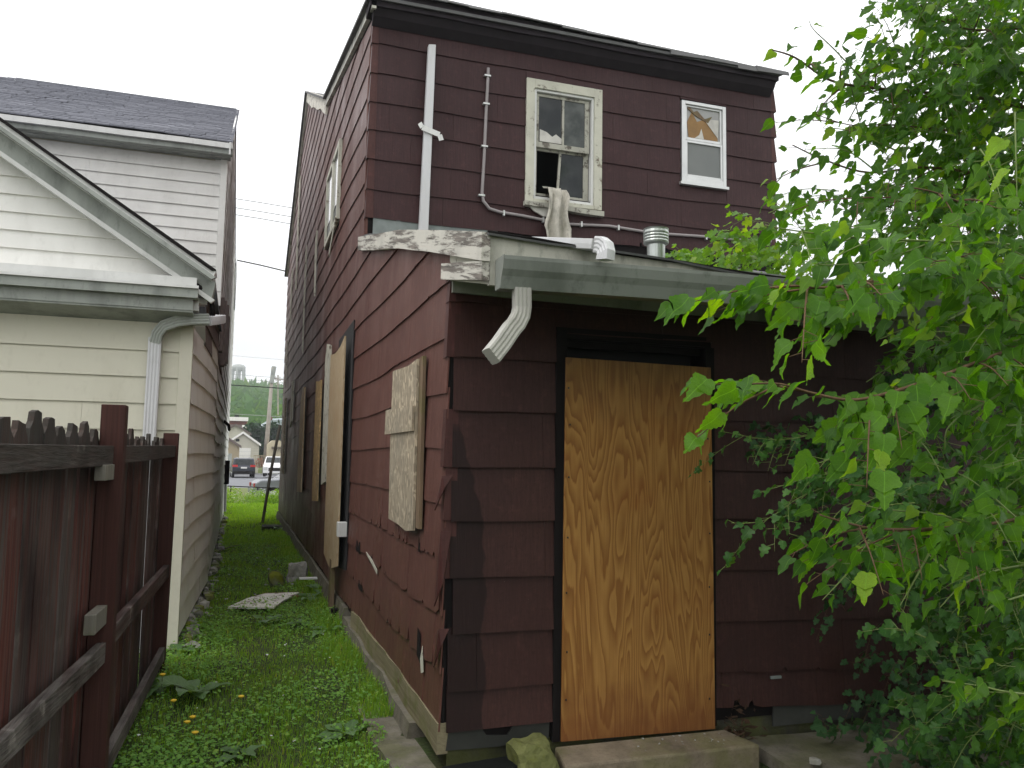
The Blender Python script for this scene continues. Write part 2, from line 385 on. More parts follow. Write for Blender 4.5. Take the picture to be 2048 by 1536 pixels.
# ------------------------------------------------------------------ ground
def gz(x, y):
    """ground height: flat alley, a little mound by the brown house, the street beyond lies lower"""
    z = .05 + .03*mn.noise(Vector((x*1.3, y*.9, 0))) + .012*mn.noise(Vector((x*6, y*6, 3)))
    if 4 < y < 22: z += .07*max(0, min(1, (x-.55)/.45))*(1 if x < 1.3 else 0)
    if y > 27.5: z -= .75*max(0, min(1, (y-27.5)/5.0))
    if y > 38: z += .25*min(1, (y-38)/35)
    return z
def grid_sheet(name, x0, x1, nx, y0, y1, ny, fz, mat):
    m = MB()
    for j in range(ny+1):
        for i in range(nx+1):
            x = x0+(x1-x0)*i/nx; y = y0+(y1-y0)*j/ny; m.v.append((x, y, fz(x, y)))
    for j in range(ny):
        for i in range(nx): a = j*(nx+1)+i; m.f.append((a, a+1, a+nx+2, a+nx+1))
    return m.build(name, mat, smooth=True)
soil = M('soil', .95, .2); sn = soil.noise(3, 7); sn2 = soil.noise(45, 5)
soil.col(soil.mix(soil.rng(sn2, .35, .7), soil.mix(soil.rng(sn, .4, .65), (.05, .085, .02), (.06, .055, .028)), (.028, .04, .014))).bump(sn2, .8, .02)
tag(grid_sheet('ground', -12, 14, 104, -8, 30, 150, gz, soil.m), kind='structure')
far = M('far_ground', .95, .2); far.col(far.mix(far.noise(.4, 5), (.09, .14, .03), (.16, .16, .07)))
tag(grid_sheet('ground_beyond', -300, 300, 20, 30, 620, 20, lambda x, y: gz(0, y) - .004 - (.02 if y < 31 else 0), far.m), kind='structure')
tag(grid_sheet('ground_behind', -60, 60, 12, -60, -8, 10, lambda x, y: .03, soil.m), kind='structure')

# ------------------------------------------------------------------ siding panels
def panel(parent, O, U_, Nn, u0, u1, z0, z1, mat, wave=None, jag=0, topf=None, name='siding_shingle', prd=.017, rng_=None, tilt0=.004, step=.16):
    """one lapped shingle: bottom edge stands proud, top tucked in; edges wavy or broken"""
    if u1-u0 < .03 or z1-z0 < .03: return None
    O = Vector(O); U_ = Vector(U_); Nn = Vector(Nn); R = rng_ or random
    n = max(1, min(9, int((u1-u0)/step)))
    us = [u0+(u1-u0)*i/n for i in range(n+1)]
    notch = {}
    if jag:
        extra = []
        for i in range(n):
            if R.random() < .32*min(1, jag):
                c = us[i]+(us[i+1]-us[i])*R.uniform(.3, .7); w3 = R.uniform(.006, .028); dp = R.choice((.02, .03, .05, .09))*min(1.2, jag)
                for du, q in ((-w3, 0), (-w3*.7, dp*R.uniform(.5, 1)), (w3*.3, dp), (w3, dp*.25)): extra.append(c+du); notch[c+du] = q
        us = sorted(us+extra)
    m = MB(); P = []
    for i, u in enumerate(us):
        wv = wave(u, z0) if wave else 0
        a = z0+wv+R.uniform(-.0015, .0015); b = z1+(wave(u, z1) if wave else 0)
        if jag and 0 < i < len(us)-1: a += notch.get(u, R.choice((0, 0, .003, .006, .012))*jag)
        if topf: t = topf(u); b = min(b, t); a = min(a, t)
        P.append((u, a, b))
    k = 0; cupl = R.uniform(-.3, .6)*.0022
    for u, a, b in P:
        pr = prd + (abs(u-(u0+u1)/2)/(u1-u0)*2)**2*cupl
        base = O + U_*u
        m.v += [tuple(base+Nn*tilt0+Vector((0, 0, b))), tuple(base+Nn*pr+Vector((0, 0, a))), tuple(base+Nn*(pr-.008)+Vector((0, 0, a+.001))), tuple(base+Nn*(tilt0-.008)+Vector((0, 0, b)))]
    c = len(P)
    for i in range(c-1):
        if P[i][2]-P[i][1] < .002 and P[i+1][2]-P[i+1][1] < .002: continue
        a = i*4; b = a+4
        m.f += [(a, a+1, b+1, b), (a+1, a+2, b+2, b+1), (a+2, a+3, b+3, b+2)]
    if not m.f: return None
    m.f += [(0, 3, 2, 1), ((c-1)*4, (c-1)*4+1, (c-1)*4+2, (c-1)*4+3)]
    # keep winding facing the normal
    e1 = Vector(m.v[1])-Vector(m.v[0]); e2 = Vector(m.v[4])-Vector(m.v[0])
    if e1.cross(e2).dot(Nn) < 0: m.f = [q[::-1] for q in m.f]
    return m.build(name, mat, parent)

def courses(parent, O, U_, Nn, u0, u1, zs, opens, mat, width=1.2, wave=None, jagf=None, topf=None, lap=.03, seed=1, name='siding_shingle', limit=None, gap=.0018, prd=.017, step=.16):
    R = random.Random(seed); cnt = 0
    for r in range(len(zs)-1):
        za, zb = zs[r], zs[r+1]+lap
        u = u0 - R.uniform(0, width); spans = []
        while u < u1:
            v = u+width*R.choice((1, 1, 1, .5, .8)); a, b = max(u, u0), min(v-gap, u1)
            if b-a > .04: spans.append((a, b))
            u = v
        for a, b in spans:
            parts = [(a, b, za, zb)]
            for (oa, ob, oc, od) in opens:
                nxt = []
                for (p, q, c, d) in parts:
                    if q <= oa or p >= ob or d <= oc or c >= od: nxt.append((p, q, c, d)); continue
                    if p < oa: nxt.append((p, oa, c, d))
                    if q > ob: nxt.append((ob, q, c, d))
                    if c < oc-.02: nxt.append((max(p, oa), min(q, ob), c, oc))
                    if d > od+.02: nxt.append((max(p, oa), min(q, ob), od, d))
                parts = nxt
            for (p, q, c, d) in parts:
                if topf and topf(p) <= c and topf(q) <= c: continue
                j = jagf((p+q)/2, c) if jagf else 0
                if panel(parent, O, U_, Nn, p, q, c, d, mat, wave, j, topf, name, rng_=R, prd=prd, step=step): cnt += 1
    return cnt

def wall_rects(u0, u1, z0, z1, opens):
    xs = sorted({u0, u1, *[min(max(o[k], u0), u1) for o in opens for k in (0, 1)]}); zs = sorted({z0, z1, *[min(max(o[k], z0), z1) for o in opens for k in (2, 3)]})
    for i in range(len(xs)-1):
        for j in range(len(zs)-1):
            cx, cz = (xs[i]+xs[i+1])/2, (zs[j]+zs[j+1])/2
            if not any(o[0] < cx < o[1] and o[2] < cz < o[3] for o in opens): yield xs[i], xs[i+1], zs[j], zs[j+1]

# ------------------------------------------------------------------ the brown house
XS = 1.02; YA = 4.10; YM = 7.30; YE = 21.2; XR = 5.36; XRA = 5.6
house = thing('brown_house', 'derelict two-storey house in dark red-brown shingle siding with boarded door and windows', 'house', loc=(XS, YA, .1))
doorO = (1.66, 2.515, .21, 2.30); win1 = (2.60, 3.235, 4.20, 5.27); win2 = (4.27, 4.71, 4.56, 5.36)
# backing walls (rear addition, main rear) as one dark felted shell each
m = MB()
for a, b, c, d in wall_rects(XS+.012, XRA, .22, 2.62, [doorO]): m.box((a, YA, c), (b, YA+.14, d))
m.build('rear_wall', mt['felt'], house)
m = MB()
for a, b, c, d in wall_rects(XS+.012, XR-.01, 3.0, 5.86, [win1, win2]): m.box((a, YM, c), (b, YM+.14, d))
m.build('upper_rear_wall', mt['felt'], house)
def roofz(y):                                   # silhouette of the alley side (top of the wall)
    if y < YM: return 2.60+(y-3.38)*.256
    if y < 11.6: return 5.74+(y-YM)*.215
    if y < 15.9: return 6.66+(y-11.6)*.455
    return 8.62-(y-15.9)*.455
def side_prof(x, ya, yb, n=24, z0=.25):
    ys = [ya+(yb-ya)*i/n for i in range(n+1)]
    for c in (YM, 11.6, 15.9):
        if ya < c < yb: ys.append(c)
    ys.sort(); return [(x, y, z0) for y in (ya, yb)][:1] + [(x, yb, z0)] + [(x, y, roofz(y)-.03) for y in reversed(ys)]
uwin = (9.42, 11.02, 4.28, 5.42)                 # side upper window (y range, z range)
m = MB()
m.prism([(XS, YA, .25), (XS, YM, .25), (XS, YM, roofz(YM-.001)-.03), (XS, YA, roofz(YA)-.03)], (.012, 0, 0))
m.prism(side_prof(XS, YM, YE), (.012, 0, 0))
m.build('side_wall', mt['felt'], house)
m = MB(); m.box((XS+.03, YE-.14, .25), (XR, YE, 6.1)); m.box((XR-.14, YM+.16, .25), (XR-.02, YE-.15, 5.6)); m.box((XS+.05, YM+.3, 3.05), (XR-.16, YE-.2, 3.1))
m.build('far_walls', mt['felt'], house)
# siding: rear of the addition
zsr = [.30, .49, .766, 1.045, 1.33, 1.605, 1.89, 2.168, 2.46, 2.60]
def wave_r(u, z):
    k = max(0, u-2.5); return -.055*min(1, k)*max(0, 1-(z-.2)/1.6) + .004*sin(u*3.1+z*5)
def jag_r(u, z): return 1.0 if z < .3 else (.8 if z < .55 and u > 2.5 else 0)
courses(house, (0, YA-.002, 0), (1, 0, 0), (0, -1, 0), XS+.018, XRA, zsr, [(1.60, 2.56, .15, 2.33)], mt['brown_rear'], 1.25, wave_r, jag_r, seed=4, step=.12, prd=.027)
# upper rear
zsu = [3.80, 4.065, 4.35, 4.625, 4.885, 5.16, 5.445, 5.70]
def wave_u(u, z): return -.012*sin((u-1)*.72)+.006*sin(u*4+z*3)
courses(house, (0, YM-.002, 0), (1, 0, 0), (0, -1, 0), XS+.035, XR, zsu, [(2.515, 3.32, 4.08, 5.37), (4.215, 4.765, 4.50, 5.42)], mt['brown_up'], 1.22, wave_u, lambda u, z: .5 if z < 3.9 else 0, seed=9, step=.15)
# side wall: courses wave and sag, tearing towards the ground
zss = [.30+i*.2815 for i in range(31)]
def wave_s(y, z):
    s = .010*sin(y*1.9+z*2.2)+.010*mn.noise(Vector((y*1.1, z*2, 5)))
    if z < 1.7: s += -.035*math.exp(-((y-5.6)/1.3)**2)*(1.7-z)
    if z > 3.6: s -= .10*math.exp(-((y-YM)/1.1)**2)*min(1, (z-3.6))
    return s
def jag_s(y, z):
    if z < .45: return 1.2
    if z < 1.2 and y < 9: return 1.2
    if z < 1.2: return .6
    return .35 if mn.noise(Vector((y*.8, z*1.5, 9))) > .1 else 0
def top_s(y): return roofz(y)-.05
so_ = [(YA, YM, 3.7, 9)]
# courses() works along u = world y here (u direction +Y, outward -X)
courses(house, (XS-.002, 0, 0), (0, 1, 0), (-1, 0, 0), YA-.012, YM+.6, zss[:13], [(4.66, 5.3, 1.30, 2.12)], mt['brown'], 1.22, wave_s, jag_s, lambda y: (roofz(y)-.02 if y < YM else 9), seed=5, step=.11)
courses(house, (XS-.002, 0, 0), (0, 1, 0), (-1, 0, 0), YM+.604, YE, zss, [(8.1, 9.0, .8, 2.7), (9.52, 10.95, 4.36, 5.36)], mt['brown'], 1.9, wave_s, jag_s, top_s, seed=6, step=.24)
courses(house, (XS-.002, 0, 0), (0, 1, 0), (-1, 0, 0), YM-.012, YM+.6, zss[12:], [], mt['brown'], 1.22, wave_s, None, top_s, seed=8, step=.11)
# folded metal corner strips, one per course
R2 = random.Random(3)
def corner_caps(xc, yc, zs, mat, wy=.055, wx=.05, broken=()):
    for i in range(len(zs)-1):
        if i in broken: continue
        a = zs[i]-.004; b = zs[i+1]+.01; t = R2.uniform(-.006, .006); o = .022; q = .006
        P = []
        for z, oo in ((a, o), (b, q+.004)):
            P.append([(xc-oo+t, yc+wy, z), (xc-oo+t, yc-oo, z+R2.uniform(-.004, .004)), (xc+wx, yc-oo, z)])
        v = P[0]+P[1]+[(p[0]+.006, p[1]+.006, p[2]) for p in P[0]+P[1]]
        m = MB(); m.v = v; m.f = [(0, 1, 4, 3), (1, 2, 5, 4), (6, 9, 10, 7), (7, 10, 11, 8), (0, 6, 7, 1), (1, 7, 8, 2), (0, 3, 9, 6), (2, 8, 11, 5)]
        m.build('corner_strip', mat, house)
corner_caps(XS, YA, [.3, .49, .766, 1.048, 1.338, 1.604, 1.89, 2.168, 2.46, 2.6], mt['capm'], .05, .05, (0, 1, 2, 6))
corner_caps(XS, YM, zsu, mt['capm'], .05, .045, ())
# torn corner pieces hanging at the addition corner
for (za, zb, tw) in ((.90, 1.28, .012), (1.38, 1.56, .022), (.6, .80, .008)):
    m = MB(); m.v = [(XS-.03, YA-.03, zb), (XS-.03-tw*.5, YA-.01, za+.05), (XS-.028-tw, YA+.035, za), (XS-.02, YA+.03, zb-.02), (XS-.02, YA-.04, za+.12), (XS+.02, YA-.035, zb)]
    m.f = [(0, 1, 2, 3), (0, 5, 4, 1)]; o = m.build('torn_corner_strip', mt['capm'], house); s = o.modifiers.new('s', 'SOLIDIFY'); s.thickness = .006
MB().box((XS-.004, YA-.006, .2), (XS+.012, YA+.02, 1.36)).box((XS-.004, YA-.006, 1.89), (XS+.022, YA+.02, 2.17)).build('corner_post', mt['felt'], house)
# outward corner caps at the right-hand end of the upper wall
for i in range(len(zsu)-1):
    MB().hexa([(XR-.03, YM-.02, zsu[i]), (XR+.03, YM-.026, zsu[i]), (XR+.03, YM+.05, zsu[i]), (XR-.03, YM+.05, zsu[i]), (XR-.03, YM-.01, zsu[i+1]), (XR+.008, YM-.01, zsu[i+1]), (XR+.008, YM+.05, zsu[i+1]), (XR-.03, YM+.05, zsu[i+1])]).build('corner_strip', mt['capm'], house)
# sill board and footing along the alley side
def wob_board(name, mat, x0, x1, z0, z1, ya, yb, parent, n=12, amp=.012, tilt=0):
    m = MB()
    for i in range(n+1):
        y = ya+(yb-ya)*i/n; q = amp*mn.noise(Vector((y*3, z0*7, 1))); b = amp*mn.noise(Vector((y*5, z1*7, 4)))
        m.v += [(x0-tilt+q, y, z0+b), (x1, y, z0+b), (x1, y, z1+q), (x0+q, y, z1+q)]
    for i in range(n):
        a = i*4
        for k in range(4): j = (k+1) % 4; m.f.append((a+k, a+4+k, a+4+j, a+j))
    m.f += [(0, 1, 2, 3), (n*4+3, n*4+2, n*4+1, n*4)]
    return m.build(name, mat, parent)
wob_board('sill_board', mt['sill'], XS-.028, XS+.03,   .19, .335, 4.09, 7.25, house, 18, .02)
wob_board('footing', mt['concm'], XS-.05, XS+.25, -.2, .20, 4.6, 7.7, house, 12, .02, .06)
wob_board('footing', mt['concm'], XS-.04, XS+.2, -.2, .27, 7.72, YE, house, 20, .02, .10)
wob_board('footing_ledge', mt['concm'], XS-.24, XS-.03, -.2, .12, 3.92, 5.3, house, 9, .03, .05)
MB().box((XS+.03, YA+.01, -.1), (XRA, YA+.3, .22)).build('footing', stone('dark_footing', (.09, .085, .07), .4), house)
m = MB(); R3 = random.Random(8)
m.prism([(1.04, YA-.014, .205), (1.30, YA-.014, .20), (1.585, YA-.014, .22), (1.59, YA-.014, .345), (1.5, YA-.014, .33), (1.42, YA-.014, .345), (1.36, YA-.014, .25), (1.25, YA-.014, .26), (1.2, YA-.014, .33), (1.12, YA-.014, .34), (1.06, YA-.014, .36)], (0, .013, 0))
m.build('exposed_sheathing', plain('dim_sheathing', (.04, .042, .036), .9, var=.4), house)
m = MB(); m.box((2.95, YA-.014, .16), (3.55, YA-.001, .29)); m.build('exposed_sheathing', plain('dim_sheathing', (.06, .062, .055), .9, var=.4), house); MB().box((2.93, YA-.026, .425), (3.0, YA-.015, .44)).build('exposed_sheathing', mt['sheath'], house)
# grey sheathing exposed just above the low roof
m = MB(); m.prism([(XS+.05, YM-.012, 3.5), (2.25, YM-.012, 3.5), (2.25, YM-.012, 3.80), (2.0, YM-.012, 3.83), (1.75, YM-.012, 3.79), (1.6, YM-.012, 3.84), (1.35, YM-.012, 3.86), (XS+.05, YM-.012, 3.85)], (0, .011, 0)); m.build('exposed_sheathing', mt['sheath'], house)

# ---- cornice and main roof
m = MB(); nseg = 22
def edge_sag(x): return 5.855+.02*sin(x*1.1)-.014*(x-1)*.5+.010*mn.noise(Vector((x*3, 2, 1)))
for i in range(nseg+1):
    x = XS-.06+(XR-.04-XS+.06)*i/nseg; m.v += [(x, YM-.17, 5.72+.004*sin(x*5)), (x, YM-.17, edge_sag(x)-.004), (x, YM+.1, 5.9), (x, YM+.1, 5.72)]
for i in range(nseg):
    a = i*4
    for k in range(4): j = (k+1) % 4; m.f.append((a+k, a+4+k, a+4+j, a+j))
m.f += [(0, 1, 2, 3), (nseg*4+3, nseg*4+2, nseg*4+1, nseg*4)]
m.build('cornice', mt['tarcor'], house)
MB().hexa([(XS-.02, YM-.10, 5.66), (XR-.05, YM-.10, 5.66), (XR-.05, YM-.02, 5.60), (XS-.02, YM-.02, 5.60), (XS-.02, YM-.14, 5.722), (XR-.05, YM-.14, 5.722), (XR-.05, YM-.02, 5.722), (XS-.02, YM-.02, 5.722)]).build('cornice_moulding', mt['tarcor'], house)
# roof deck follows the silhouette front to back
def roof_sheet(name, x0, x1, ys, zf, th, mat, parent):
    m = MB()
    for y in ys: z = zf(y); m.v += [(x0, y, z), (x1, y, z), (x1, y, z+th), (x0, y, z+th)]
    for i in range(len(ys)-1):
        a = i*4
        for k in range(4): j = (k+1) % 4; m.f.append((a+k, a+j, a+4+j, a+4+k))
    n = (len(ys)-1)*4; m.f += [(0, 3, 2, 1), (n, n+1, n+2, n+3)]
    return m.build(name, mat, parent)
roof_sheet('main_roof', XS-.09, XR-.04, [YM-.2, 9, 11.6, 13.7, 15.9, 18, YE+.2], lambda y: roofz(max(y, YM))+.065 + (0 if y > YM else -.04), .03, mt['roofb'], house)
# curled shingles along the rear roof edge
R4 = random.Random(5); x = XS-.07
while x < XR-.3:
    wd = R4.uniform(.22, .42); c = R4.uniform(0, .05) if x > 3.5 else R4.uniform(0, .015); z = edge_sag(x)
    m = MB(); m.v = [(x, YM+.05, z+.05), (x+wd, YM+.05, z+.05), (x, YM-.19, z+.012), (x+wd-.01, YM-.19, z+.006), (x, YM-.215, z-.012-c), (x+wd-.015, YM-.21, z-.015-c*R4.uniform(.3, 1))]
    m.f = [(0, 2, 3, 1), (2, 4, 5, 3)]
    o = m.build('edge_shingle', mt['roofb'], house); s = o.modifiers.new('s', 'SOLIDIFY'); s.thickness = .008; s.offset = 1
    x += wd-.02
# rake boards along the alley side
def rake(name, pts, w_, mat, x0=XS-.045, x1=XS-.005, top=0.0, jag=0):
    m = MB(); Rr = random.Random(11); ys = []
    for (ya, za), (yb, zb) in zip(pts, pts[1:]):
        n = max(1, int((yb-ya)/.45)) if jag else 1
        ys += [(ya+(yb-ya)*i/n, za+(zb-za)*i/n) for i in range(n)]
    ys.append(pts[-1])
    for y, z in ys: q = Rr.uniform(-.05, .05)*jag; m.v += [(x0, y, z+top-w_+q), (x1, y, z+top-w_+q), (x1, y, z+top), (x0, y, z+top)]
    for i in range(len(ys)-1):
        a = i*4
        for k in range(4): j = (k+1) % 4; m.f.append((a+k, a+j, a+4+j, a+4+k))
    n = (len(ys)-1)*4; m.f += [(0, 3, 2, 1), (n, n+1, n+2, n+3)]
    return m.build(name, mat, house)
rake('rake_board', [(YM-.17, 5.76), (11.6, 6.70)], .13, mt['fascia'], top=.06)
rake('rake_board', [(11.6, 6.70), (15.9, 8.66)], .25, mt['peel'], top=.06, jag=1)
rake('rake_board', [(15.9, 8.66), (YE+.1, 6.25)], .12, mt['fascia'], top=.06)
# ---- low roof over the addition
def rz(y, x=1.0): return 2.632+(y-3.36)*.256 - .055*max(0, min(1.5, x-1.02))*max(0, 1-(y-3.36)/2.5) + .008*sin(x*2.3+y)
nx, ny = 16, 10; m = MB()
for j in range(ny+1):
    for i in range(nx+1):
        x = .99+(XRA+.1-.99)*i/nx; y = 3.34+(YM-3.34)*j/ny
        m.v.append((x, y, rz(y, x)+.012*mn.noise(Vector((x*4, y*4, 0)))))
for j in range(ny):
    for i in range(nx): a = j*(nx+1)+i; m.f.append((a, a+1, a+nx+2, a+nx+1))
o = m.build('low_roof', mt['roofb'], house); s = o.modifiers.new('s', 'SOLIDIFY'); s.thickness = .010; s.offset = -1
rake('peeling_rake_board', [(3.36, 2.632), (4.4, 2.915), (5.4, 3.18), (6.4, 3.41), (YM+.02, 3.625), (7.48, 3.66)], .128, mt['peelr'], x0=XS-.055, x1=XS-.015, jag=.06)
rake('rake_filler', [(3.37, 2.505), (4.14, 2.665)], .085, mt['peelr'], x0=XS-.05, x1=XS-.012)
MB().hexa([(XS-.012, 3.40, 2.41), (XS+.03, 3.40, 2.41), (XS+.03, YA, 2.57), (XS-.012, YA, 2.57), (XS-.012, 3.40, 2.56), (XS+.03, 3.40, 2.56), (XS+.03, YA, 2.74), (XS-.012, YA, 2.74)]).build('eave_return', mt['peelw'], house)
def slopeboard(name, mat, y0, y1, x0, x1, zt0, zt1, zb0, zb1, n=10, amp=.006, parent=None):
    m = MB()
    for i in range(n+1):
        t = i/n; x = x0+(x1-x0)*t; q = amp*mn.noise(Vector((x*3, zt0, 2)))
        m.v += [(x, y0, zb0+(zb1-zb0)*t+q), (x, y1, zb0+(zb1-zb0)*t+q), (x, y1, zt0+(zt1-zt0)*t+q), (x, y0, zt0+(zt1-zt0)*t+q)]
    for i in range(n):
        a = i*4
        for k in range(4): j = (k+1) % 4; m.f.append((a+k, a+j, a+4+j, a+4+k))
    m.f += [(0, 3, 2, 1), (n*4, n*4+1, n*4+2, n*4+3)]
    return m.build(name, mat, parent or house)
slopeboard('fascia_board', mt['fascia'], 3.37, 3.395, XS-.014, 2.9, 2.627, 2.535, 2.40, 2.40)
slopeboard('fascia_board', mt['fascia'], 3.37, 3.395, 2.91, XRA+.1, 2.535, 2.53, 2.40, 2.40)
slopeboard('roof_edge_felt', mt['felt'], 3.345, 3.37, XS-.03, 2.9, 2.634, 2.541, 2.627, 2.532, amp=.010)
slopeboard('frieze_board', mt['frz'], YA-.045, YA-.02, XS-.005, XRA, 2.573, 2.573, 2.50, 2.445, amp=.003)
slopeboard('soffit', mt['gutd'], 3.40, YA+.1, XS+.035, XRA, 2.585, 2.585, 2.575, 2.575, amp=.002)
# gutter: open K-style trough with front lip and end cap
def gutter(name, x0, x1, yb, zt, mat, parent, w_=.12, h=.135, slope=0):
    prof = [(0, 0), (0, -h), (-w_*.62, -h), (-w_*.78, -h*.62), (-w_*.92, -h*.42), (-w_, -h*.12), (-w_, .0), (-w_+.012, .0), (-w_+.012, -h*.12), (-w_*.88, -h*.4), (-w_*.74, -h*.6), (-w_*.58, -h+.006), (-.004, -h+.006), (-.004, 0)]
    m = MB(); n = 8
    for i in range(n+1):
        x = x0+(x1-x0)*i/n
        for a, b in prof: m.v.append((x, yb+a, zt+b+slope*(x-x0)+.003*sin(x*4)))
    k = len(prof)
    for i in range(n):
        for j in range(k-1): a = i*k+j; m.f.append((a, a+k, a+k+1, a+1))
    o = m.build(name, mat, parent); s = o.modifiers.new('s', 'SOLIDIFY'); s.thickness = .002
    e = MB(); e.prism([(x0-.003, yb+a, zt+b) for a, b in prof[:7]], (.004, 0, 0)); e.build('end_cap', mat, o)
    return o
gut = gutter('gutter', 1.035, XRA+.1, 3.368, 2.512, mt['gut'], house, slope=.012)
RIB = [(-1, -.62), (-.75, -.7), (-.5, -.62), (-.25, -.7), (0, -.62), (.25, -.7), (.5, -.62), (.75, -.7), (1, -.62), (1.05, 0), (1, .62), (.75, .7), (.5, .62), (.25, .7), (0, .62), (-.25, .7), (-.5, .62), (-.75, .7), (-1, .62), (-1.05, 0)]
MB().tube([(1.135, 3.31, 2.385), (1.137, 3.31, 2.30), (1.13, 3.305, 2.265), (1.105, 3.29, 2.225), (1.08, 3.275, 2.20), (1.02, 3.23, 2.125), (.965, 3.19, 2.065)], .037, prof=RIB, up=(0, 1, .2)).build('downspout_elbow', mt['dsg'], house)
# ---- door opening and plywood
B('door_recess', mt['dark'], house, (1.60, YA+.15, .2), (2.58, YA+.6, 2.33))
m = MB(); m.box((1.60, YA-.03, .2), (1.66, YA+.13, 2.36)); m.build('door_jamb', mt['felt'], house)
m = MB(); m.box((2.515, YA-.03, .2), (2.57, YA+.13, 2.30)); m.build('door_jamb', mt['felt'], house)
m = MB(); m.box((1.655, YA+.03, 2.262), (2.52, YA+.07, 2.30)).box((1.655, YA-.028, 2.305), (2.52, YA+.0, 2.36)); m.build('door_head', mt['felt'], house)
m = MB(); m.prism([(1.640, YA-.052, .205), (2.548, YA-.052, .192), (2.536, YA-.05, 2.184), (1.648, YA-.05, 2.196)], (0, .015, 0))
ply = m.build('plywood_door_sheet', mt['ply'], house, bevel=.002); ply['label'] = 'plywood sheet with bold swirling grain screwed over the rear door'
scm = plain('screw', (.05, .04, .035), .5, .6)
m = MB()
for z in [.4, .7, 1.0, 1.28, 1.55, 1.8, 2.05]:
    for x in (1.665+U(-.006, .006), 2.515+U(-.006, .006)): m.lathe((x, YA-.055, z+U(-.05, .05)), [(.0042, -.005), (.0042, .004)], 6)
m.build('screws', scm, ply)
# ---- upper window 1 (peeling double hung, lower left pane missing)
wf = mt['peelw']
def frame(parent, name, mat, x0, x1, z0, z1, y0, y1, wl, wr, wt, wb, child=None):
    m = MB(); m.box((x0, y0, z0), (x0+wl, y1, z1)).box((x1-wr, y0, z0), (x1, y1, z1)).box((x0+wl, y0, z1-wt), (x1-wr, y1, z1)).box((x0+wl, y0, z0), (x1-wr, y1, z0+wb))
    return m.build(name, mat, parent, bevel=.003)
W1 = frame(house, 'sash_window', wf, 2.515, 3.32, 4.115, 5.355, YM-.035, YM+.02, .085, .085, .09, .04)
W1['label'] = 'peeling cream window with a broken pane above the low roof'
frame(W1, 'window_frame', mt['trimw'], 2.60, 3.235, 4.155, 5.265, YM-.018, YM+.05, .025, .025, .025, .03)
frame(W1, 'upper_sash', mt['peels'], 2.63, 3.20, 4.69, 5.235, YM+.01, YM+.035, .03, .05, .03, .055)
frame(W1, 'lower_sash', mt['peels'], 2.625, 3.205, 4.18, 4.70, YM+.045, YM+.07, .03, .055, .03, .06)
B('glazing_bar', mt['peels'], W1, (2.905, YM+.012, 4.74), (2.928, YM+.033, 5.205))
MB().bar((2.905, YM+.057, 4.67), (2.878, YM+.057, 4.24), .022, .02).build('glazing_bar', mt['peels'], W1)
MB().prism([(2.63+.03, YM+.02, 4.75), (2.9, YM+.02, 4.74), (2.9, YM+.02, 5.205), (2.66, YM+.02, 5.205)], (0, .004, 0)).build('pane', mt['glass'], W1)
MB().prism([(2.93, YM+.02, 4.745), (3.15, YM+.02, 4.745), (3.15, YM+.02, 5.205), (2.93, YM+.02, 5.205)], (0, .004, 0)).build('pane', mt['glassh'], W1)
MB().prism([(2.90, YM+.055, 4.24), (3.15, YM+.055, 4.24), (3.15, YM+.055, 4.67), (2.915, YM+.055, 4.67)], (0, .004, 0)).build('pane', mt['glass'], W1)
MB().prism([(2.67, YM+.008, 4.75), (2.9, YM+.008, 4.75), (2.9, YM+.004, 4.80), (2.84, YM+.006, 4.84), (2.8, YM+.006, 4.81), (2.74, YM+.006, 4.85), (2.67, YM+.006, 4.87)], (0, .006, 0)).build('torn_paper', mt['paper'], W1)
slopeboard('window_sill', mt['peels'], YM-.07, YM+.05, 2.50, 3.33, 4.115, 4.095, 4.07, 4.045, n=6, amp=.02, parent=W1)
MB().prism([(2.53, YM-.045, 4.10), (2.9, YM-.045, 4.09), (2.86, YM-.045, 4.0), (2.70, YM-.045, 3.985), (2.6, YM-.045, 4.03)], (0, .02, 0)).build('torn_backing', mt['paper'], W1)
# near-black box standing in for the unlit room seen through it
B('dark_room_box', mt['dark'], house, (2.2, YM+.9, 3.4), (3.6, YM+.95, 5.6))
MB().box((2.2, YM+.15, 3.4), (2.24, YM+.9, 5.6)).box((3.56, YM+.15, 3.4), (3.6, YM+.9, 5.6)).box((2.24, YM+.15, 3.4), (3.56, YM+.9, 3.44)).box((2.24, YM+.15, 5.55), (3.56, YM+.9, 5.6)).build('dark_room_box', mt['dark'], house)
# ---- upper window 2 (small aluminium)
W2 = frame(house, 'aluminium_window', mt['alu'], 4.225, 4.755, 4.525, 5.40, YM-.03, YM+.02, .045, .04, .035, .06); W2['label'] = 'small aluminium window with torn paper behind its upper pane'
frame(W2, 'upper_sash', mt['alu'], 4.27, 4.715, 4.985, 5.365, YM-.012, YM+.012, .025, .025, .02, .03)
frame(W2, 'lower_sash', mt['alu'], 4.27, 4.715, 4.585, 4.98, YM-.022, YM+.004, .025, .025, .025, .03)
B('window_sill', mt['alu'], W2, (4.20, YM-.055, 4.495), (4.77, YM+.0, 4.523))
MB().prism([(4.295, YM+.002, 5.015), (4.69, YM+.002, 5.015), (4.69, YM+.002, 5.345), (4.295, YM+.002, 5.345)], (0, .003, 0)).build('pane', glass('paned_backing', (.36, .36, .35), .12, .3), W2)
MB().prism([(4.295, YM-.008, 4.615), (4.69, YM-.008, 4.615), (4.69, YM-.008, 4.955), (4.295, YM-.008, 4.955)], (0, .003, 0)).build('pane', glass('screened', (.17, .18, .175), .35, .5), W2)
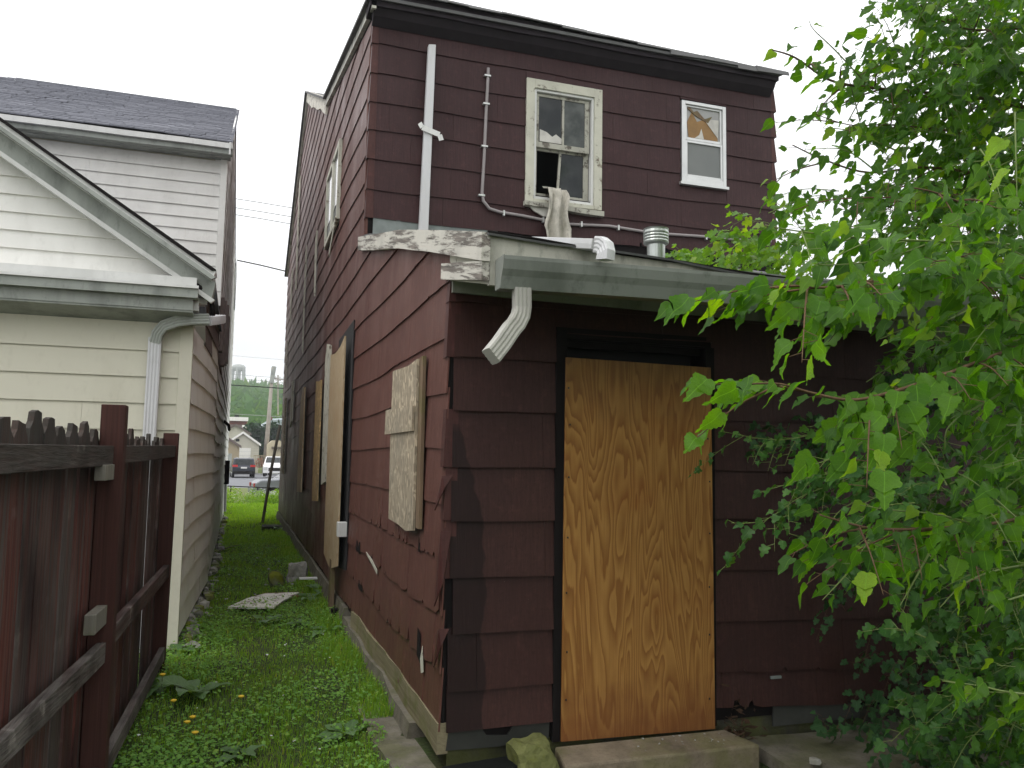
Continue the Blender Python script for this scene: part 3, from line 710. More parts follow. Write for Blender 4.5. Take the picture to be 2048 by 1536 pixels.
MB().prism([(4.32, YM-.002, 5.02), (4.67, YM-.002, 5.02), (4.66, YM-.002, 5.10), (4.52, YM-.002, 5.24), (4.42, YM-.002, 5.20), (4.36, YM-.002, 5.3), (4.30, YM-.002, 5.18)], (0, .003, 0)).build('torn_orange_board', mt['orange'], W2)
MB().prism([(4.39, YM-.006, 5.02), (4.50, YM-.006, 5.02), (4.47, YM-.006, 5.13), (4.445, YM-.006, 5.06)], (0, .003, 0)).prism([(4.50, YM-.006, 5.24), (4.67, YM-.006, 5.05), (4.68, YM-.006, 5.25)], (0, .003, 0)).build('torn_paper', mt['paper'], W2)
MB().prism([(4.30, YM-.007, 5.33), (4.40, YM-.007, 5.26), (4.55, YM-.007, 5.2), (4.60, YM-.007, 5.28), (4.51, YM-.007, 5.24), (4.42, YM-.007, 5.32), (4.38, YM-.007, 5.3), (4.33, YM-.007, 5.345)], (0, .003, 0)).build('torn_paper', mt['oldwd'], W2)
# ---- white PVC vent strip, strap, cable on the upper wall
MB().hexa([(1.475, YM-.10, 3.60), (1.56, YM-.10, 3.60), (1.56, YM-.04, 3.60), (1.475, YM-.04, 3.60), (1.52, YM-.10, 5.48), (1.59, YM-.10, 5.49), (1.59, YM-.04, 5.49), (1.52, YM-.04, 5.48)]).build('downspout', mt['dspout'], house, bevel=.008)
MB().bar((1.475, YM-.115, 4.665), (1.64, YM-.115, 4.62), .004, .05).bar((1.475, YM-.115, 4.665), (1.455, YM-.10, 4.71), .004, .04).bar((1.64, YM-.115, 4.62), (1.66, YM-.11, 4.57), .004, .05).build('downspout_strap', mt['trimw'], house)
cp = [(2.125, 5.38), (2.12, 5.2), (2.11, 4.9), (2.10, 4.5), (2.085, 4.15), (2.10, 4.07), (2.16, 4.0), (2.26, 3.975), (2.5, 3.965), (2.9, 3.94), (3.4, 3.96), (3.9, 3.95), (4.4, 3.96), (4.9, 3.98), (5.3, 4.0)]
MB().tube([(x+.004*sin(x*20), YM-.032, z+.006*sin(x*6)) for x, z in cp], .015, 7).build('service_cable', mt['cable'], house, smooth=True)
for x, z in ((2.122, 5.3), (2.115, 5.02), (2.105, 4.6), (2.086, 4.12), (2.3, 3.973), (2.7, 3.95), (3.1, 3.95), (3.5, 3.958), (4.0, 3.952), (4.5, 3.962)):
    v = z > 4.05; B('cable_clip', mt['alu'], house, (x-(.04 if v else .008), YM-.05, z-(.008 if v else .026)), (x+(.022 if v else .008), YM-.012, z+(.008 if v else .026)))
# vent pipe on the low roof
def on_roof(px, py, up_=0):
    d = ray(px, py); t = 3.0
    for _ in range(60):
        p = EYE+d*t; t += (p.z-(rz(p.y, p.x)+up_))*1.0 * (1.0 if True else 0) if p.z < rz(p.y, p.x)+up_ else .02
        if abs(p.z-(rz(p.y, p.x)+up_)) < .004 and t > 3.0: break
    return EYE+d*t
def roof_hit(px, py, up_=0):
    d = ray(px, py); best = None
    for k in range(330, 800):
        p = EYE+d*(k*.01)
        if p.y > 3.36 and p.z < rz(p.y, p.x)+up_: return p
    return EYE+d*5
VP = roof_hit(1312, 512, .0); VP.z += .045
o = MB().lathe(VP, [(.055, -.10), (.055, .02), (.075, .03), (.078, .04), (.074, .048), (.078, .058), (.074, .066), (.078, .076), (.074, .084), (.078, .094), (.074, .11), (.078, .12), (.06, .125)], 20).build('roof_vent', mt['zinc'], house, smooth=False)
# ---- side upper window (alley side) on the main wall
W3 = MB()
for a, b, c, d in ((9.5, 9.58, 4.40, 5.36), (10.88, 10.97, 4.38, 5.36), (10.1, 10.25, 4.42, 5.34)): W3.box((XS-.05, a, c), (XS-.012, b, d))
W3.box((XS-.05, 9.58, 5.29), (XS-.014, 10.88, 5.36)).box((XS-.055, 9.58, 4.38), (XS-.014, 10.88, 4.44))
W3 = W3.build('side_window', mt['peelw'], house); W3['label'] = 'white framed pair of upper windows facing the alley'
B('pane', mt['sky_pane'], W3, (XS-.03, 9.58, 4.66), (XS-.024, 10.1, 5.29)); B('pane', mt['sky_pane'], W3, (XS-.03, 10.25, 4.66), (XS-.024, 10.88, 5.29))
B('pane', mt['glassh'], W3, (XS-.028, 9.58, 4.44), (XS-.022, 10.1, 4.64)); B('pane', mt['glassh'], W3, (XS-.028, 10.25, 4.44), (XS-.022, 10.88, 4.64))
for k in range(3): MB().bar((XS-.06, 9.5+.05*k, 4.42-.04*k), (XS-.055, 10.15, 4.16-.03*k), .012, .02).build('dangling_strip', mt['peelw'], house)
# ---- boards over the alley-side windows
def sheet(name, mat, pts, th=.014, x=XS-.03, lab=None, parent=None):
    m = MB(); m.prism([(x+(p[2] if len(p) > 2 else 0), p[0], p[1]) for p in pts], (-th, 0, 0)); o = m.build(name, mat, parent or house)
    if lab: o['label'] = lab
    return o
sheet('board_backing', mt['oldwd'], [(4.555, 1.25), (4.555, 2.225), (4.72, 2.22), (4.72, 1.25)], .02, XS-.025)
sheet('strand_board', mt['osb'], [(4.64, 1.235), (4.64, 2.215), (4.9, 2.20), (5.42, 2.22), (5.45, 1.86), (5.43, 1.245), (5.1, 1.235), (4.85, 1.215)], .014, XS-.047, 'grey chipboard sheet over the nearest alley window')
sheet('strand_board_patch', mt['osb'], [(4.66, 1.80), (4.65, 1.945), (5.0, 1.95), (5.56, 1.965), (5.58, 1.80), (5.2, 1.80)], .014, XS-.064)
sheet('tall_plywood', mt['plyp'], [(7.93, .62), (7.92, 2.80), (8.25, 2.74), (8.7, 2.72), (9.18, 2.76), (9.16, .60), (8.5, .52)], .014, XS-.08, 'tall pale plywood sheet standing over the side door')
sheet('dark_gap_sheet', mt['dark'], [(7.78, .6), (7.80, 2.94), (9.0, 2.9), (9.0, .5)], .012, XS-.016)  # flat near-black sheet standing in for the shade inside the door gap
sheet('window_frame_remains', mt['peelw'], [(9.75, 1.35), (9.8, 2.95), (10.1, 3.0), (10.25, 2.8), (10.2, 1.3)], .03, XS-.02)
sheet('strand_board', mt['osbw'], [(10.48, 1.09), (10.50, 2.60), (10.8, 2.60), (11.2, 2.64), (11.16, 1.06)], .02, XS-.05, 'golden chipboard strip over the second alley window')
sheet('plywood_strip', mt['plyp'], [(13.2, 1.08), (13.25, 2.72), (13.6, 2.75), (13.95, 2.55), (14.1, 1.05)], .02, XS-.05)
sheet('window_frame_remains', mt['peelw'], [(16.4, 2.3), (16.4, 3.1), (16.8, 3.1), (16.8, 2.2)], .03, XS-.04)
sheet('plywood_strip', mt['osb'], [(18.6, 1.25), (18.6, 2.9), (19.1, 2.9), (19.2, 1.25)], .03, XS-.05)
for (y, za, zb, wd) in ((12.3, 4.0, 5.0, .07), (14.4, 3.4, 5.3, .06), (17.0, 5.0, 7.4, .12), (18.6, 4.6, 5.8, .09), (19.5, 3.2, 4.3, .08)):
    sheet('torn_strip', mt['peelw'], [(y, za), (y+.05, (za+zb)/2), (y+.02, zb), (y+wd*2, zb-.1), (y+wd*2.6, (za+zb)/2+.2), (y+wd*1.4, za+.1)], .02, XS-.03)
MB().box((XS-.11, 7.80, .90), (XS-.02, 7.92, 1.035)).build('outlet_box', mt['trimw'], house, bevel=.006)
Rb = random.Random(31)
for (y, z, L_, H_) in ((6.25, .85, .22, .06), (6.75, .57, .25, .06), (4.62, 1.125, .04, .08), (6.95, .85, .25, .09)):
    P = []; n_ = 7
    for k in range(n_+1): P.append((y+L_*k/n_, z+H_*Rb.uniform(.2, 1)*(1 if 0 < k < n_ else .1)))
    P += [(y+L_*.8, z-.012), (y+L_*.4, z-.006+Rb.uniform(-.01, .01)), (y+L_*.1, z-.01)]
    sheet('broken_edge', mt['felt'], P, .003, XS-.0195)
sheet('broken_edge_light', mt['peelw'], [(6.05, .80), (6.55, .88), (6.6, .90), (6.3, .875), (6.05, .83)], .003, XS-.022)
sheet('hole', mt['felt'], [(4.52, .52), (4.55, .68), (4.62, .70), (4.63, .55)], .002, XS-.0205)
sheet('hole_splinter', mt['peelw'], [(4.44, .50), (4.48, .63), (4.53, .55), (4.50, .48)], .002, XS-.022)

# ------------------------------------------------------------------ loose things around the brown house
# cloth over the window sill
m = MB(); nx, ny = 14, 16
for j in range(ny+1):
    for i in range(nx+1):
        s_ = i/nx; t = j/ny
        wdt = (.13+.15*min(1, t*1.3)+.012*sin(t*11)) if t < .8 else .26-.1*(t-.8)*5*(.5+.5*sin(s_*9))
        x = 2.80+.04*t+.03*(s_-.5)*sin(t*8)-(wdt/2)+wdt*s_+.015*sin(t*7)
        z = 4.33-.62*t-(.05*abs(sin(s_*5.1+1)) if t > .85 else 0)
        y = YM-.055 - .05*min(1, t*4) - .04*sin(s_*13+t*2.5)*(.4+t) - .02*sin(s_*31+t*7)+.02*mn.noise(Vector((s_*4, t*6, 1)))
        if t < .12: y = YM-.02+.08*(.12-t)/.12*1.5
        m.v.append((x, y, z))
for j in range(ny):
    for i in range(nx): a = j*(nx+1)+i; m.f.append((a, a+1, a+nx+2, a+nx+1))
o = m.build('cloth', mt['cloth'], smooth=True); s = o.modifiers.new('s', 'SOLIDIFY'); s.thickness = .005
tag(o, 'crumpled beige cloth hanging out over the broken window sill', 'cloth')
# loose downspout lying on the low roof
ds = thing('loose_downspout', 'loose white ribbed downspout with elbow lying on the low roof edge', 'downspout', loc=tuple(roof_hit(1130, 500)))
pb = at(1195, 490, 3.62); pa = at(1052, 484, 4.05)
MB().tube([pa, pb], .034, prof=RIB, up=(0, 0, 1)).build('straight_pipe', mt['dspout'], ds)
MB().tube([pb, at(1203, 490, 3.60), at(1210, 496, 3.58), at(1212, 506, 3.56), at(1210, 520, 3.56)], .036, prof=RIB, up=(1, .3, 0)).build('elbow', mt['dspout'], ds)
# door step, slab, rock, beam
m = MB(); P = [onZ(1108, 1478, .19), onZ(1436, 1452, .19), onZ(1492, 1500, .19), onZ(1118, 1518, .19)]
P = [Vector((1.60, YA-.06, .19)), Vector((2.60, YA-.06, .19)), Vector((2.66, 3.80, .18)), Vector((1.56, 3.80, .18))]
m.prism([tuple(p) for p in P], (0, 0, -.25)); o = m.build('door_step', mt['conc'], bevel=.012); tag(o, 'worn concrete step under the plywood-covered door', 'step')
m = MB(); nx, ny = 14, 6
for j in range(ny+1):
    for i in range(nx+1):
        x = 2.72+2.5*i/nx; y = 2.9+1.16*j/ny - .0; m.v.append((x+.03*mn.noise(Vector((y*4, 1, 1))), y, .115+.04*(1-j/ny)*0+.02*mn.noise(Vector((x*2, y*2, 2)))+.004*i))
for j in range(ny):
    for i in range(nx): a = j*(nx+1)+i; m.f.append((a, a+1, a+nx+2, a+nx+1))
o = m.build('concrete_slab', mt['concm']); s = o.modifiers.new('s', 'SOLIDIFY'); s.thickness = .14; s.offset = -1; tag(o, kind='structure')
def rock(name, c, s_, mat, seed, label=None, cat='stone', par=None, n=2, group=None):
    import bmesh
    bm = bmesh.new(); bmesh.ops.create_icosphere(bm, subdivisions=n, radius=1)
    for v in bm.verts:
        q = 1+.35*mn.noise(v.co*1.1+Vector((seed, 0, 0)))+.12*mn.noise(v.co*3.1+Vector((0, seed, 0)))
        w_ = Vector([max(-.74, min(.74, k)) for k in v.co])*q; v.co = Vector((w_.x*s_[0], w_.y*s_[1], w_.z*s_[2]))+Vector(c)
    me = bpy.data.meshes.new(name); bm.to_mesh(me); bm.free(); me.materials.append(mat)
    o = bpy.data.objects.new(name, me); COL.objects.link(o)
    if par: o.parent = par
    if label: tag(o, label, cat, group)
    return o
rock('mossy_rock', (1.43, 3.90, .16), (.13, .11, .17), stone('bright_mossy_rock', (.20, .21, .08), .8, mossc=(.19, .21, .015)), 3, 'yellow-green mossy rock left of the door step', 'rock', n=3)
rock('small_rock', (1.33, 3.80, .09), (.07, .06, .05), mt['rock'], 9, 'small mossy stone at the foot of the larger mossy rock', 'rock')
rock('pebble', onZ(1629, 1522, .15)[:], (.035, .03, .02), mt['rubble'], 2, 'pale round pebble on the mossy concrete slab', 'pebble')
MB().bar((1.0, 3.90, .10), (1.38, 3.93, .11), .15, .15).build('ground_beam', wood('black_timber', (.014, .016, .015)), bevel=.006)
tag(bpy.data.objects['ground_beam'], 'blackened timber beam lying against the foundation at the corner', 'timber')
# upright plank against the side wall
o = MB().bar((XS-.09, 8.35, .02), (XS-.07, 8.5, .77), .04, .16, up=(0, 1, 0)).build('upright_plank', mt['oldwd']); tag(o, 'weathered plank standing below the tall pale plywood sheet', 'plank')
o = MB().lathe((XS-.07, 8.05, .02), [(.045, 0), (.045, .16), (.05, .16), (.05, .19)], 12).build('drain_pipe', mt['felt']); tag(o, 'short black drain pipe at the foot of the brown wall', 'pipe')
p0, p1 = onZ(525, 1046, .08), onX(560, 850, XS-.1)
o = MB().tube([p0, (p0+Vector(p1))/2+Vector((-.02, 0, 0)), p1], .034, 8).build('leaning_pole', wood('grey_pole_wood', (.36, .33, .28)), smooth=True); tag(o, 'grey pole leaning against the far end of the brown house', 'pole')
a = onZ(555, 1062, .05); o = MB().box((a.x-.32, a.y-.3, -.02), (a.x+.30, a.y+.25, .17)).build('timber_block', wood('wet_timber', (.05, .055, .04), moss=.6), bevel=.01); tag(o, 'dark squared timber block on the grass near the leaning pole', 'timber')
rock('footing_stone', (XS-.24, 10.9, .13), (.16, .2, .2), mt['rubble'], 5, 'pale upright stone against the brown house footing', 'stone', n=3)
rock('grey_lump', (XS-.5, 10.7, .12), (.12, .14, .12), mt['rock'], 6, 'dark mossy lump beside the pale upright stone', 'stone')
B('white_scrap', mt['trimw'], None, (XS-.28, 9.9, .22), (XS-.08, 10.0, .235)); tag(bpy.data.objects['white_scrap'], 'small white plastic scrap by the footing', 'scrap')
# peeled board lying in the grass
q = [onZ(x, y, .10) for x, y in ((455, 1214), (548, 1214), (568, 1200), (600, 1184), (530, 1187), (495, 1196))]
o = MB().prism([tuple(p) for p in q], (0, 0, -.018)).build('lying_board', peeling('peeled_flat', (.72, .70, .65), (.22, .13, .08), .575, 12)); tag(o, 'flat board with flaking white paint lying in the grass', 'board')
q = [onZ(x, y, .085) for x, y in ((495, 1196), (530, 1186), (608, 1183), (600, 1192), (560, 1199))]
o2 = MB().prism([tuple(p) for p in q], (0, 0, -.012)).build('board_underlayer', wood('rusty_board', (.28, .12, .06))); o2.parent = o

# ------------------------------------------------------------------ the white house
XL = -.42; XU = -.29; YL = 7.40; YU = 10.5; YF = 26.5
wh = thing('white_house', 'white and cream vinyl-sided house with grey shingle roof and sagging side siding', 'house', loc=(XL, YL, .05))
MB().box((-6.5, YL+.02, .1), (XL-.02, YU, 2.85)).box((-7, YU+.02, .1), (XU-.03, YF-.02, 5.42)).build('wall_core', mt['cream'], wh)
R5 = random.Random(21)
def wl(u, z): return 0
zc = [.08+.22*i for i in range(13)]
courses(wh, (0, YL+.01, 0), (1, 0, 0), (0, -1, 0), -4.5, XL-.075, zc, [], mt['cream'], 3.7, None, seed=31, name='siding_panel', prd=.022, step=1.2, lap=.02)
zt = [2.82+.145*i for i in range(22)]
slope = .655
def gab(x): return 3.02+(XL+.16-x)*slope
# gable triangle over the pent
for i in range(2, len(zt)-1):
    za, zb = zt[i], zt[i+1]+.015
    xe = XL+.16-(za-3.02)/slope-.05
    if xe < -4.4: break
    m = MB(); xe2 = xe-(zb-za)/slope
    m.v = [(-4.5, YL-.07-.02, za), (xe, YL-.07-.02, za), (xe2, YL-.07, zb), (-4.5, YL-.07, zb), (-4.5, YL-.065, za), (xe, YL-.065, za)]
    m.f = [(0, 1, 2, 3), (0, 4, 5, 1)]; m.build('siding_panel', mt['vinyl'], wh)
MB().prism([(-4.5, YL-.06, 2.9), (XL+.1, YL-.06, 2.9), (XL+.1, YL-.06, 3.0), (-3.0, YL-.06, gab(-3.0)), (-4.5, YL-.06, gab(-4.5))], (0, .05, 0)).build('gable_core', mt['vinyl'], wh)
# upper rear wall
zu = [3.50+.145*i for i in range(13)]
courses(wh, (0, YU+.01, 0), (1, 0, 0), (0, -1, 0), -6, XU-.055, zu, [], mt['vinyl'], 3.7, None, seed=33, name='siding_panel', prd=.022, step=1.2, lap=.015)
B('corner_board', mt['vinyl'], wh, (XU-.065, YU-.028, 3.62), (XU+.012, YU+.05, 5.30), .004)
MB().box((-.62, YU-.02, 3.45), (XU+.01, YU-.005, 3.62)).build('lower_flashing', mt['vinyl'], wh)
B('corner_board', mt['cream'], wh, (XL-.085, YL-.022, .02), (XL+.02, YL+.06, 2.74), .004)
# side siding: bowed and wavy
def wave_w(y, z):
    return (.02*sin(y*.8+z*.5)+.03*mn.noise(Vector((y*.9, z*.8, 3))))*min(1, (y-YL)/1.2)*(1 if z < 3 else .4)
def side_x(y): return XL+(XU-XL)*max(0, min(1, (y-YL)/(YU-YL)))
def wroof(y): return 5.40+(y-10.3)*.53 if y < 14 else 7.35-(y-14)*.09
def side_panels(z0, z1, ya, yb, expo, seed, mats, len_=2.4):
    R = random.Random(seed); z = z0
    while z < z1:
        y = ya - R.uniform(0, len_)
        while y < yb:
            a, b = max(y, ya), min(y+len_-.01, yb); y += len_
            if b-a < .1: continue
            if wroof((a+b)/2) < z+.05 and z > 5: continue
            n = max(2, int((b-a)/.22)); m = MB()
            for i in range(n+1):
                yy = a+(b-a)*i/n; x = side_x(yy) + .004*sin(yy*1.3+z*.8)*min(1, (yy-YL)) + (R.uniform(-.002, .002))
                zz = z+wave_w(yy, z); zt_ = z+expo+.02+wave_w(yy, z+expo)
                if z > 5: zt_ = min(zt_, wroof(yy)); zz = min(zz, zt_)
                m.v += [(x+.002, yy, zt_), (x+(.011 if z > 3.4 else .019), yy, zz), (x+.002, yy, zz+.002)]
            for i in range(n): q = i*3; m.f += [(q, q+3, q+4, q+1), (q+1, q+4, q+5, q+2)]
            m.f = [f[::-1] for f in m.f]
            mm = mats[0] if R.random() > .12 else mats[1]
            if 2.75 < z < 3.6 and a < 11.5 and R.random() < .6: mm = mt['torn']
            m.build('siding_panel', mm, wh)
        z += expo
mt['torn'] = plain('weathered_brown_siding', (.2, .15, .14), .7, var=.5); mt['vside2'] = painted('stained_side_vinyl', (.74, .71, .65), .6, (.28, .24, .18), .6, 3)
side_panels(.14, 2.7, YL+.06, YU, .215, 41, (mt['vside'], mt['vside2']), 3.2)
side_panels(.22, 7.3, YU+.0, YF, .2, 43, (mt['vside'], mt['vside2']), 3.2)
side_panels(2.7, 3.3, YL+1.2, YU, .2, 44, (mt['vside2'], mt['torn']), 1.6)
MB().prism([(XU-.03, YU, 5.3), (XU-.03, 14, 7.33), (XU-.03, YF, wroof(YF)-.02), (XU-.03, YF, 3), (XU-.03, YU, 3)], (-.1, 0, 0)).build('side_gable', mt['vinyl'], wh)
MB().box((XL-.12, YL+.03, -.1), (XL-.02, YF, .2)).build('footing', mt['rubble'], wh)
# pent, gutter, soffit on the lower rear
slopeboard('pent_flashing', mt['trimw'], 7.10, YL, -4.6, XL+.04, 3.085, 3.085, 3.0, 3.0, amp=.004, parent=wh)
slopeboard('gutter', mt['gutd'], 7.05, 7.20, -4.6, XL+.055, 3.0, 3.0, 2.91, 2.91, amp=.003, parent=wh)
slopeboard('gutter_lip', mt['trimw'], 7.03, 7.06, -4.6, XL+.06, 3.008, 3.008, 2.985, 2.985, amp=.002, parent=wh)
slopeboard('fascia', mt['gutd'], 7.11, 7.14, -4.6, XL+.02, 2.91, 2.91, 2.815, 2.815, amp=.003, parent=wh)
MB().hexa([(-4.6, 7.12, 2.80), (XL+.02, 7.12, 2.80), (XL+.02, YL+.01, 2.74), (-4.6, YL+.01, 2.74), (-4.6, 7.12, 2.815), (XL+.02, 7.12, 2.815), (XL+.02, YL+.01, 2.8), (-4.6, YL+.01, 2.8)]).build('soffit', mt['gutd'], wh)
# rake of the low gable: thin dark shingle edge, gutter-like rail, flat board, lip
def rakebar(name, mat, dz0, dz1, y0, y1):
    xa, za = XL+.155, 3.02; xb = -4.4; zb = gab(xb)
    return MB().prism([(xa, y0, za+dz0), (xb, y0, zb+dz0), (xb, y0, zb+dz1), (xa+.03, y0, za+dz1)], (0, y1-y0, 0)).build(name, mat, wh)
rakebar('rake_fascia', mt['gutd'], -.10, .055, 7.16, YL-.06); rakebar('rake_lip', mt['trimw'], -.125, -.10, 7.145, 7.2)
rakebar('rake_rail', mt['trimw'], .055, .125, 7.08, 7.3); rakebar('rake_rail', mt['gutd'], .055, .075, 7.06, 7.1); rakebar('shingle_edge', mt['felt'], .127, .139, 7.06, YL)
# roof of the lower gable wing
MB().hexa([(XL+.17, 7.09, 3.12), (-4.4, 7.09, gab(-4.4)+.10), (-4.4, YU, gab(-4.4)+.10), (XL+.17, YU-.02, 3.12), (XL+.17, 7.09, 3.155), (-4.4, 7.09, gab(-4.4)+.137), (-4.4, YU, gab(-4.4)+.137), (XL+.17, YU-.02, 3.155)]).build('low_roof', mt['roofg'], wh)
# upper gutter and roof
slopeboard('gutter', mt['trimw'], 10.22, 10.36, -6, XU+.07, 5.40, 5.40, 5.335, 5.335, amp=.006, parent=wh)
slopeboard('gutter', mt['gutd'], 10.26, 10.36, -6, XU+.07, 5.335, 5.335, 5.275, 5.275, amp=.006, parent=wh)
slopeboard('soffit', mt['gutd'], 10.36, YU, -6, XU+.05, 5.30, 5.30, 5.27, 5.27, amp=.004, parent=wh)
m = MB(); Rr = random.Random(4)
y = 10.22; k = 0; RG = (14.0, 7.38); nrow = 30
for r in range(nrow):
    t0, t1 = r/nrow, (r+1.25)/nrow; x = -5.9+Rr.uniform(0, .3)*0
    xl = -5.9 + 2.4*t0
    x = xl
    while x < XU+.05:
        wd = Rr.uniform(.25, .34); x1 = min(x+wd-.006, XU+.07)
        ya, za = 10.22+(14-10.22)*t0, 5.42+(7.38-5.42)*t0; yb, zb = 10.22+3.78*min(1, t1), 5.42+1.96*min(1, t1)
        sg = -.05*sin(pi*t0)*.6+.02*mn.noise(Vector((x, t0*5, 0))); q = .014+Rr.uniform(0, .006)
        m.v += [(x, ya, za+q+sg), (x1, ya, za+q+sg), (x1, yb, zb+.003+sg), (x, yb, zb+.003+sg), (x, ya, za+sg), (x1, ya, za+sg)]
        a = len(m.v)-6; m.f += [(a, a+1, a+2, a+3), (a+4, a+5, a+1, a)]; x += wd
o = m.build('roof_shingles', mt['roofg'], wh); o['kind'] = 'stuff'
MB().hexa([(-5.9, 10.3, 5.36), (XU+.04, 10.3, 5.36), (XU+.04, 14, 7.28), (-3.5, 14, 7.28), (-5.9, 10.3, 5.38), (XU+.04, 10.3, 5.38), (XU+.04, 14, 7.31), (-3.5, 14, 7.31)]).build('roof_deck', mt['roofb'], wh)
MB().hexa([(-3.5, 14, 7.33), (XU+.02, 14, 7.33), (XU+.02, YF, wroof(YF)), (-8, YF, wroof(YF)), (-3.5, 14, 7.39), (XU+.02, 14, 7.39), (XU+.02, YF, wroof(YF)+.05), (-8, YF, wroof(YF)+.05)]).build('front_roof', mt['roofg'], wh)
MB().poly([(-5.9, 10.22, 5.42), (-3.5, 14, 7.38), (-8, 18, 5.6)]).build('hip_roof', mt['roofg'], wh)
MB().prism([(XU+.03, 10.2, 5.25), (XU+.03, 14, 7.22), (XU+.03, 14, 7.37), (XU+.03, 10.2, 5.40)], (.02, 0, 0)).build('rake_board', mt['trimw'], wh)
# white downspout
RIBW = [(a*.9, b*1.1) for a, b in RIB]
MB().tube([(-.20, 7.75, 2.86), (-.24, 7.45, 2.80), (-.30, 7.28, 2.76)], .05, prof=RIBW, up=(0, 0, 1)).build('downspout_elbow', mt['dspout'], wh)
MB().tube([(-.28, 7.28, 2.775), (-.42, 7.26, 2.76), (-.52, 7.26, 2.74), (-.62, 7.28, 2.70), (-.67, 7.31, 2.64), (-.69, 7.33, 2.56)], .05, prof=RIBW, up=(0, 1, 0)).build('downspout_elbow', mt['gutd'], wh)
MB().tube([(-.69, 7.335, 2.60), (-.70, 7.335, .06)], .055, prof=RIBW, up=(0, 1, 0)).build('downspout', mt['dspout'], wh)
# dark drain hose and stub below the eave corner
MB().tube([(-.38, 7.14, 3.03), (-.33, 7.2, 3.0), (-.28, 7.3, 2.98), (-.26, 7.4, 2.9), (-.255, 7.45, 2.82)], .022, 8).build('drain_hose', mt['felt'], wh, smooth=True)
MB().box((-.42, 7.2, 2.83), (-.36, 7.3, 2.94)).box((-.36, 7.24, 2.9), (-.30, 7.3, 2.94)).build('bracket', mt['trimw'], wh)
# brown boards hanging on the side
for k, (y0_, zt_, zb_, xo) in enumerate(((10.9, 3.75, 2.95, .06), (11.4, 3.8, 2.82, .09), (12.0, 3.85, 2.9, .11), (12.7, 3.8, 3.0, .12))):
    MB().box((XU-.02, y0_, zb_), (XU+xo*.75, y0_+.3, zt_-.12)).build('hanging_board', mt['torn'], wh)
MB().tube([(XU+.04, 22.6+.3*sin(a), 6.2+.75*cos(a)) for a in [i*2*pi/14 for i in range(15)]], .02, 5).build('cable_coil', mt['alu'], wh)
MB().box((XU+.0, 20.4, .95), (XU+.12, 21.0, 1.5)).build('meter_box', mt['felt'], wh)
MB().tube([(XU+.05, 20.7, .95), (XU+.06, 20.7, .3)], .03, 6).build('conduit', mt['alu'], wh)
MB().tube([(XU+.03, 16.0, 2.25), (XU+.10, 16.6, 2.2), (XU+.10, 18.0, 2.15)], .03, 6).build('pipe', mt['felt'], wh)
m = MB(); Rk = random.Random(2)
import bmesh
for i in range(70):
    y = 7.5+ (i/70)**1.2*15; rock('foundation_stone', (side_x(y)+Rk.uniform(.0, .10), y, .06+Rk.uniform(0, .05)), (Rk.uniform(.04, .09), Rk.uniform(.05, .12), Rk.uniform(.03, .07)), mt['rubble'] if i % 2 else mt['rock'], i, par=wh, n=1)
for ob in [c for c in wh.children if c.name.startswith('foundation_stone')]: ob.matrix_parent_inverse = Matrix.Translation(-wh.location)

# ------------------------------------------------------------------ red wooden fence
fence = thing('wooden_fence', 'weathered red-brown dog-ear picket fence with two square posts', 'fence', loc=(-.55, 4.25, .05))
Rf = random.Random(12)
def dogear(c, d, w_, h, th, mat, z0, lean=0):
    """picket standing at c, width along unit d (in plan)"""
    d = Vector((d[0], d[1], 0)).normalized(); nrm = Vector((-d.y, d.x, 0)); e = w_*.24; ed = .045
    z1 = z0+h; P = [(-w_/2, z0), (w_/2, z0), (w_/2, z1-ed*1.5), (w_/2-e*.8, z1-ed*.9), (w_/2-e, z1-.02*Rf.random()), (Rf.uniform(-.01, .01), z1+Rf.uniform(-.02, .008)), (-w_/2+e, z1-.012*Rf.random()), (-w_/2+e*.75, z1-ed*.8), (-w_/2, z1-ed*1.4)]
    m = MB(); m.prism([tuple(Vector((c[0], c[1], 0))+d*u+Vector((0, 0, z))+d*(lean*(z-z0))) for u, z in P], tuple(nrm*th)); return m.build('picket', mat, fence)
def run(A, B_, sp, w_, zt, first=.1, last=.0):
    A = Vector(A); B_ = Vector(B_); d = (B_-A); Ln = d.length; d.normalize(); s = first
    while s < Ln-last:
        p = A+d*s; a_ = Rf.uniform(-.02, .03); dogear((p.x-.022*Rf.random(), p.y), (d.x*cos(a_)-d.y*sin(a_), d.y*cos(a_)+d.x*sin(a_)), w_*Rf.uniform(.93, 1.03), zt+.015+Rf.uniform(-.03, .025), .02, mt['fenceP'], .03, Rf.uniform(-.006, .006)); s += sp
P0, P1, P1b, P2 = (-.82, 1.2), (-.60, 4.28), (-.59, 4.3), (-.52, 6.62)
run(P0, P1, .172, .168, 1.725, .05); run(P1b, P2, .155, .15, 1.72, .1)
B('post', mt['fenceR'], fence, (-.61, 4.2, .0), (-.505, 4.305, 1.872), .004)
MB().hexa([(-.545, 6.6, 0), (-.44, 6.6, 0), (-.44, 6.7, 0), (-.545, 6.7, 0), (-.53, 6.6, 1.80), (-.425, 6.6, 1.80), (-.425, 6.7, 1.80), (-.53, 6.7, 1.80)]).build('post', mt['fenceR'], fence, bevel=.004)
def rail(a, b, w_, h, mat): return MB().bar(a, b, w_, h, up=(0, 0, 1)).build('rail', mat, fence, bevel=.003)
rail((-.80, 1.2, 1.615), (-.565, 4.2, 1.635), .04, .09, mt['fenceG']); rail((-.80, 1.2, .72), (-.55, 4.2, .745), .04, .09, mt['fenceG'])
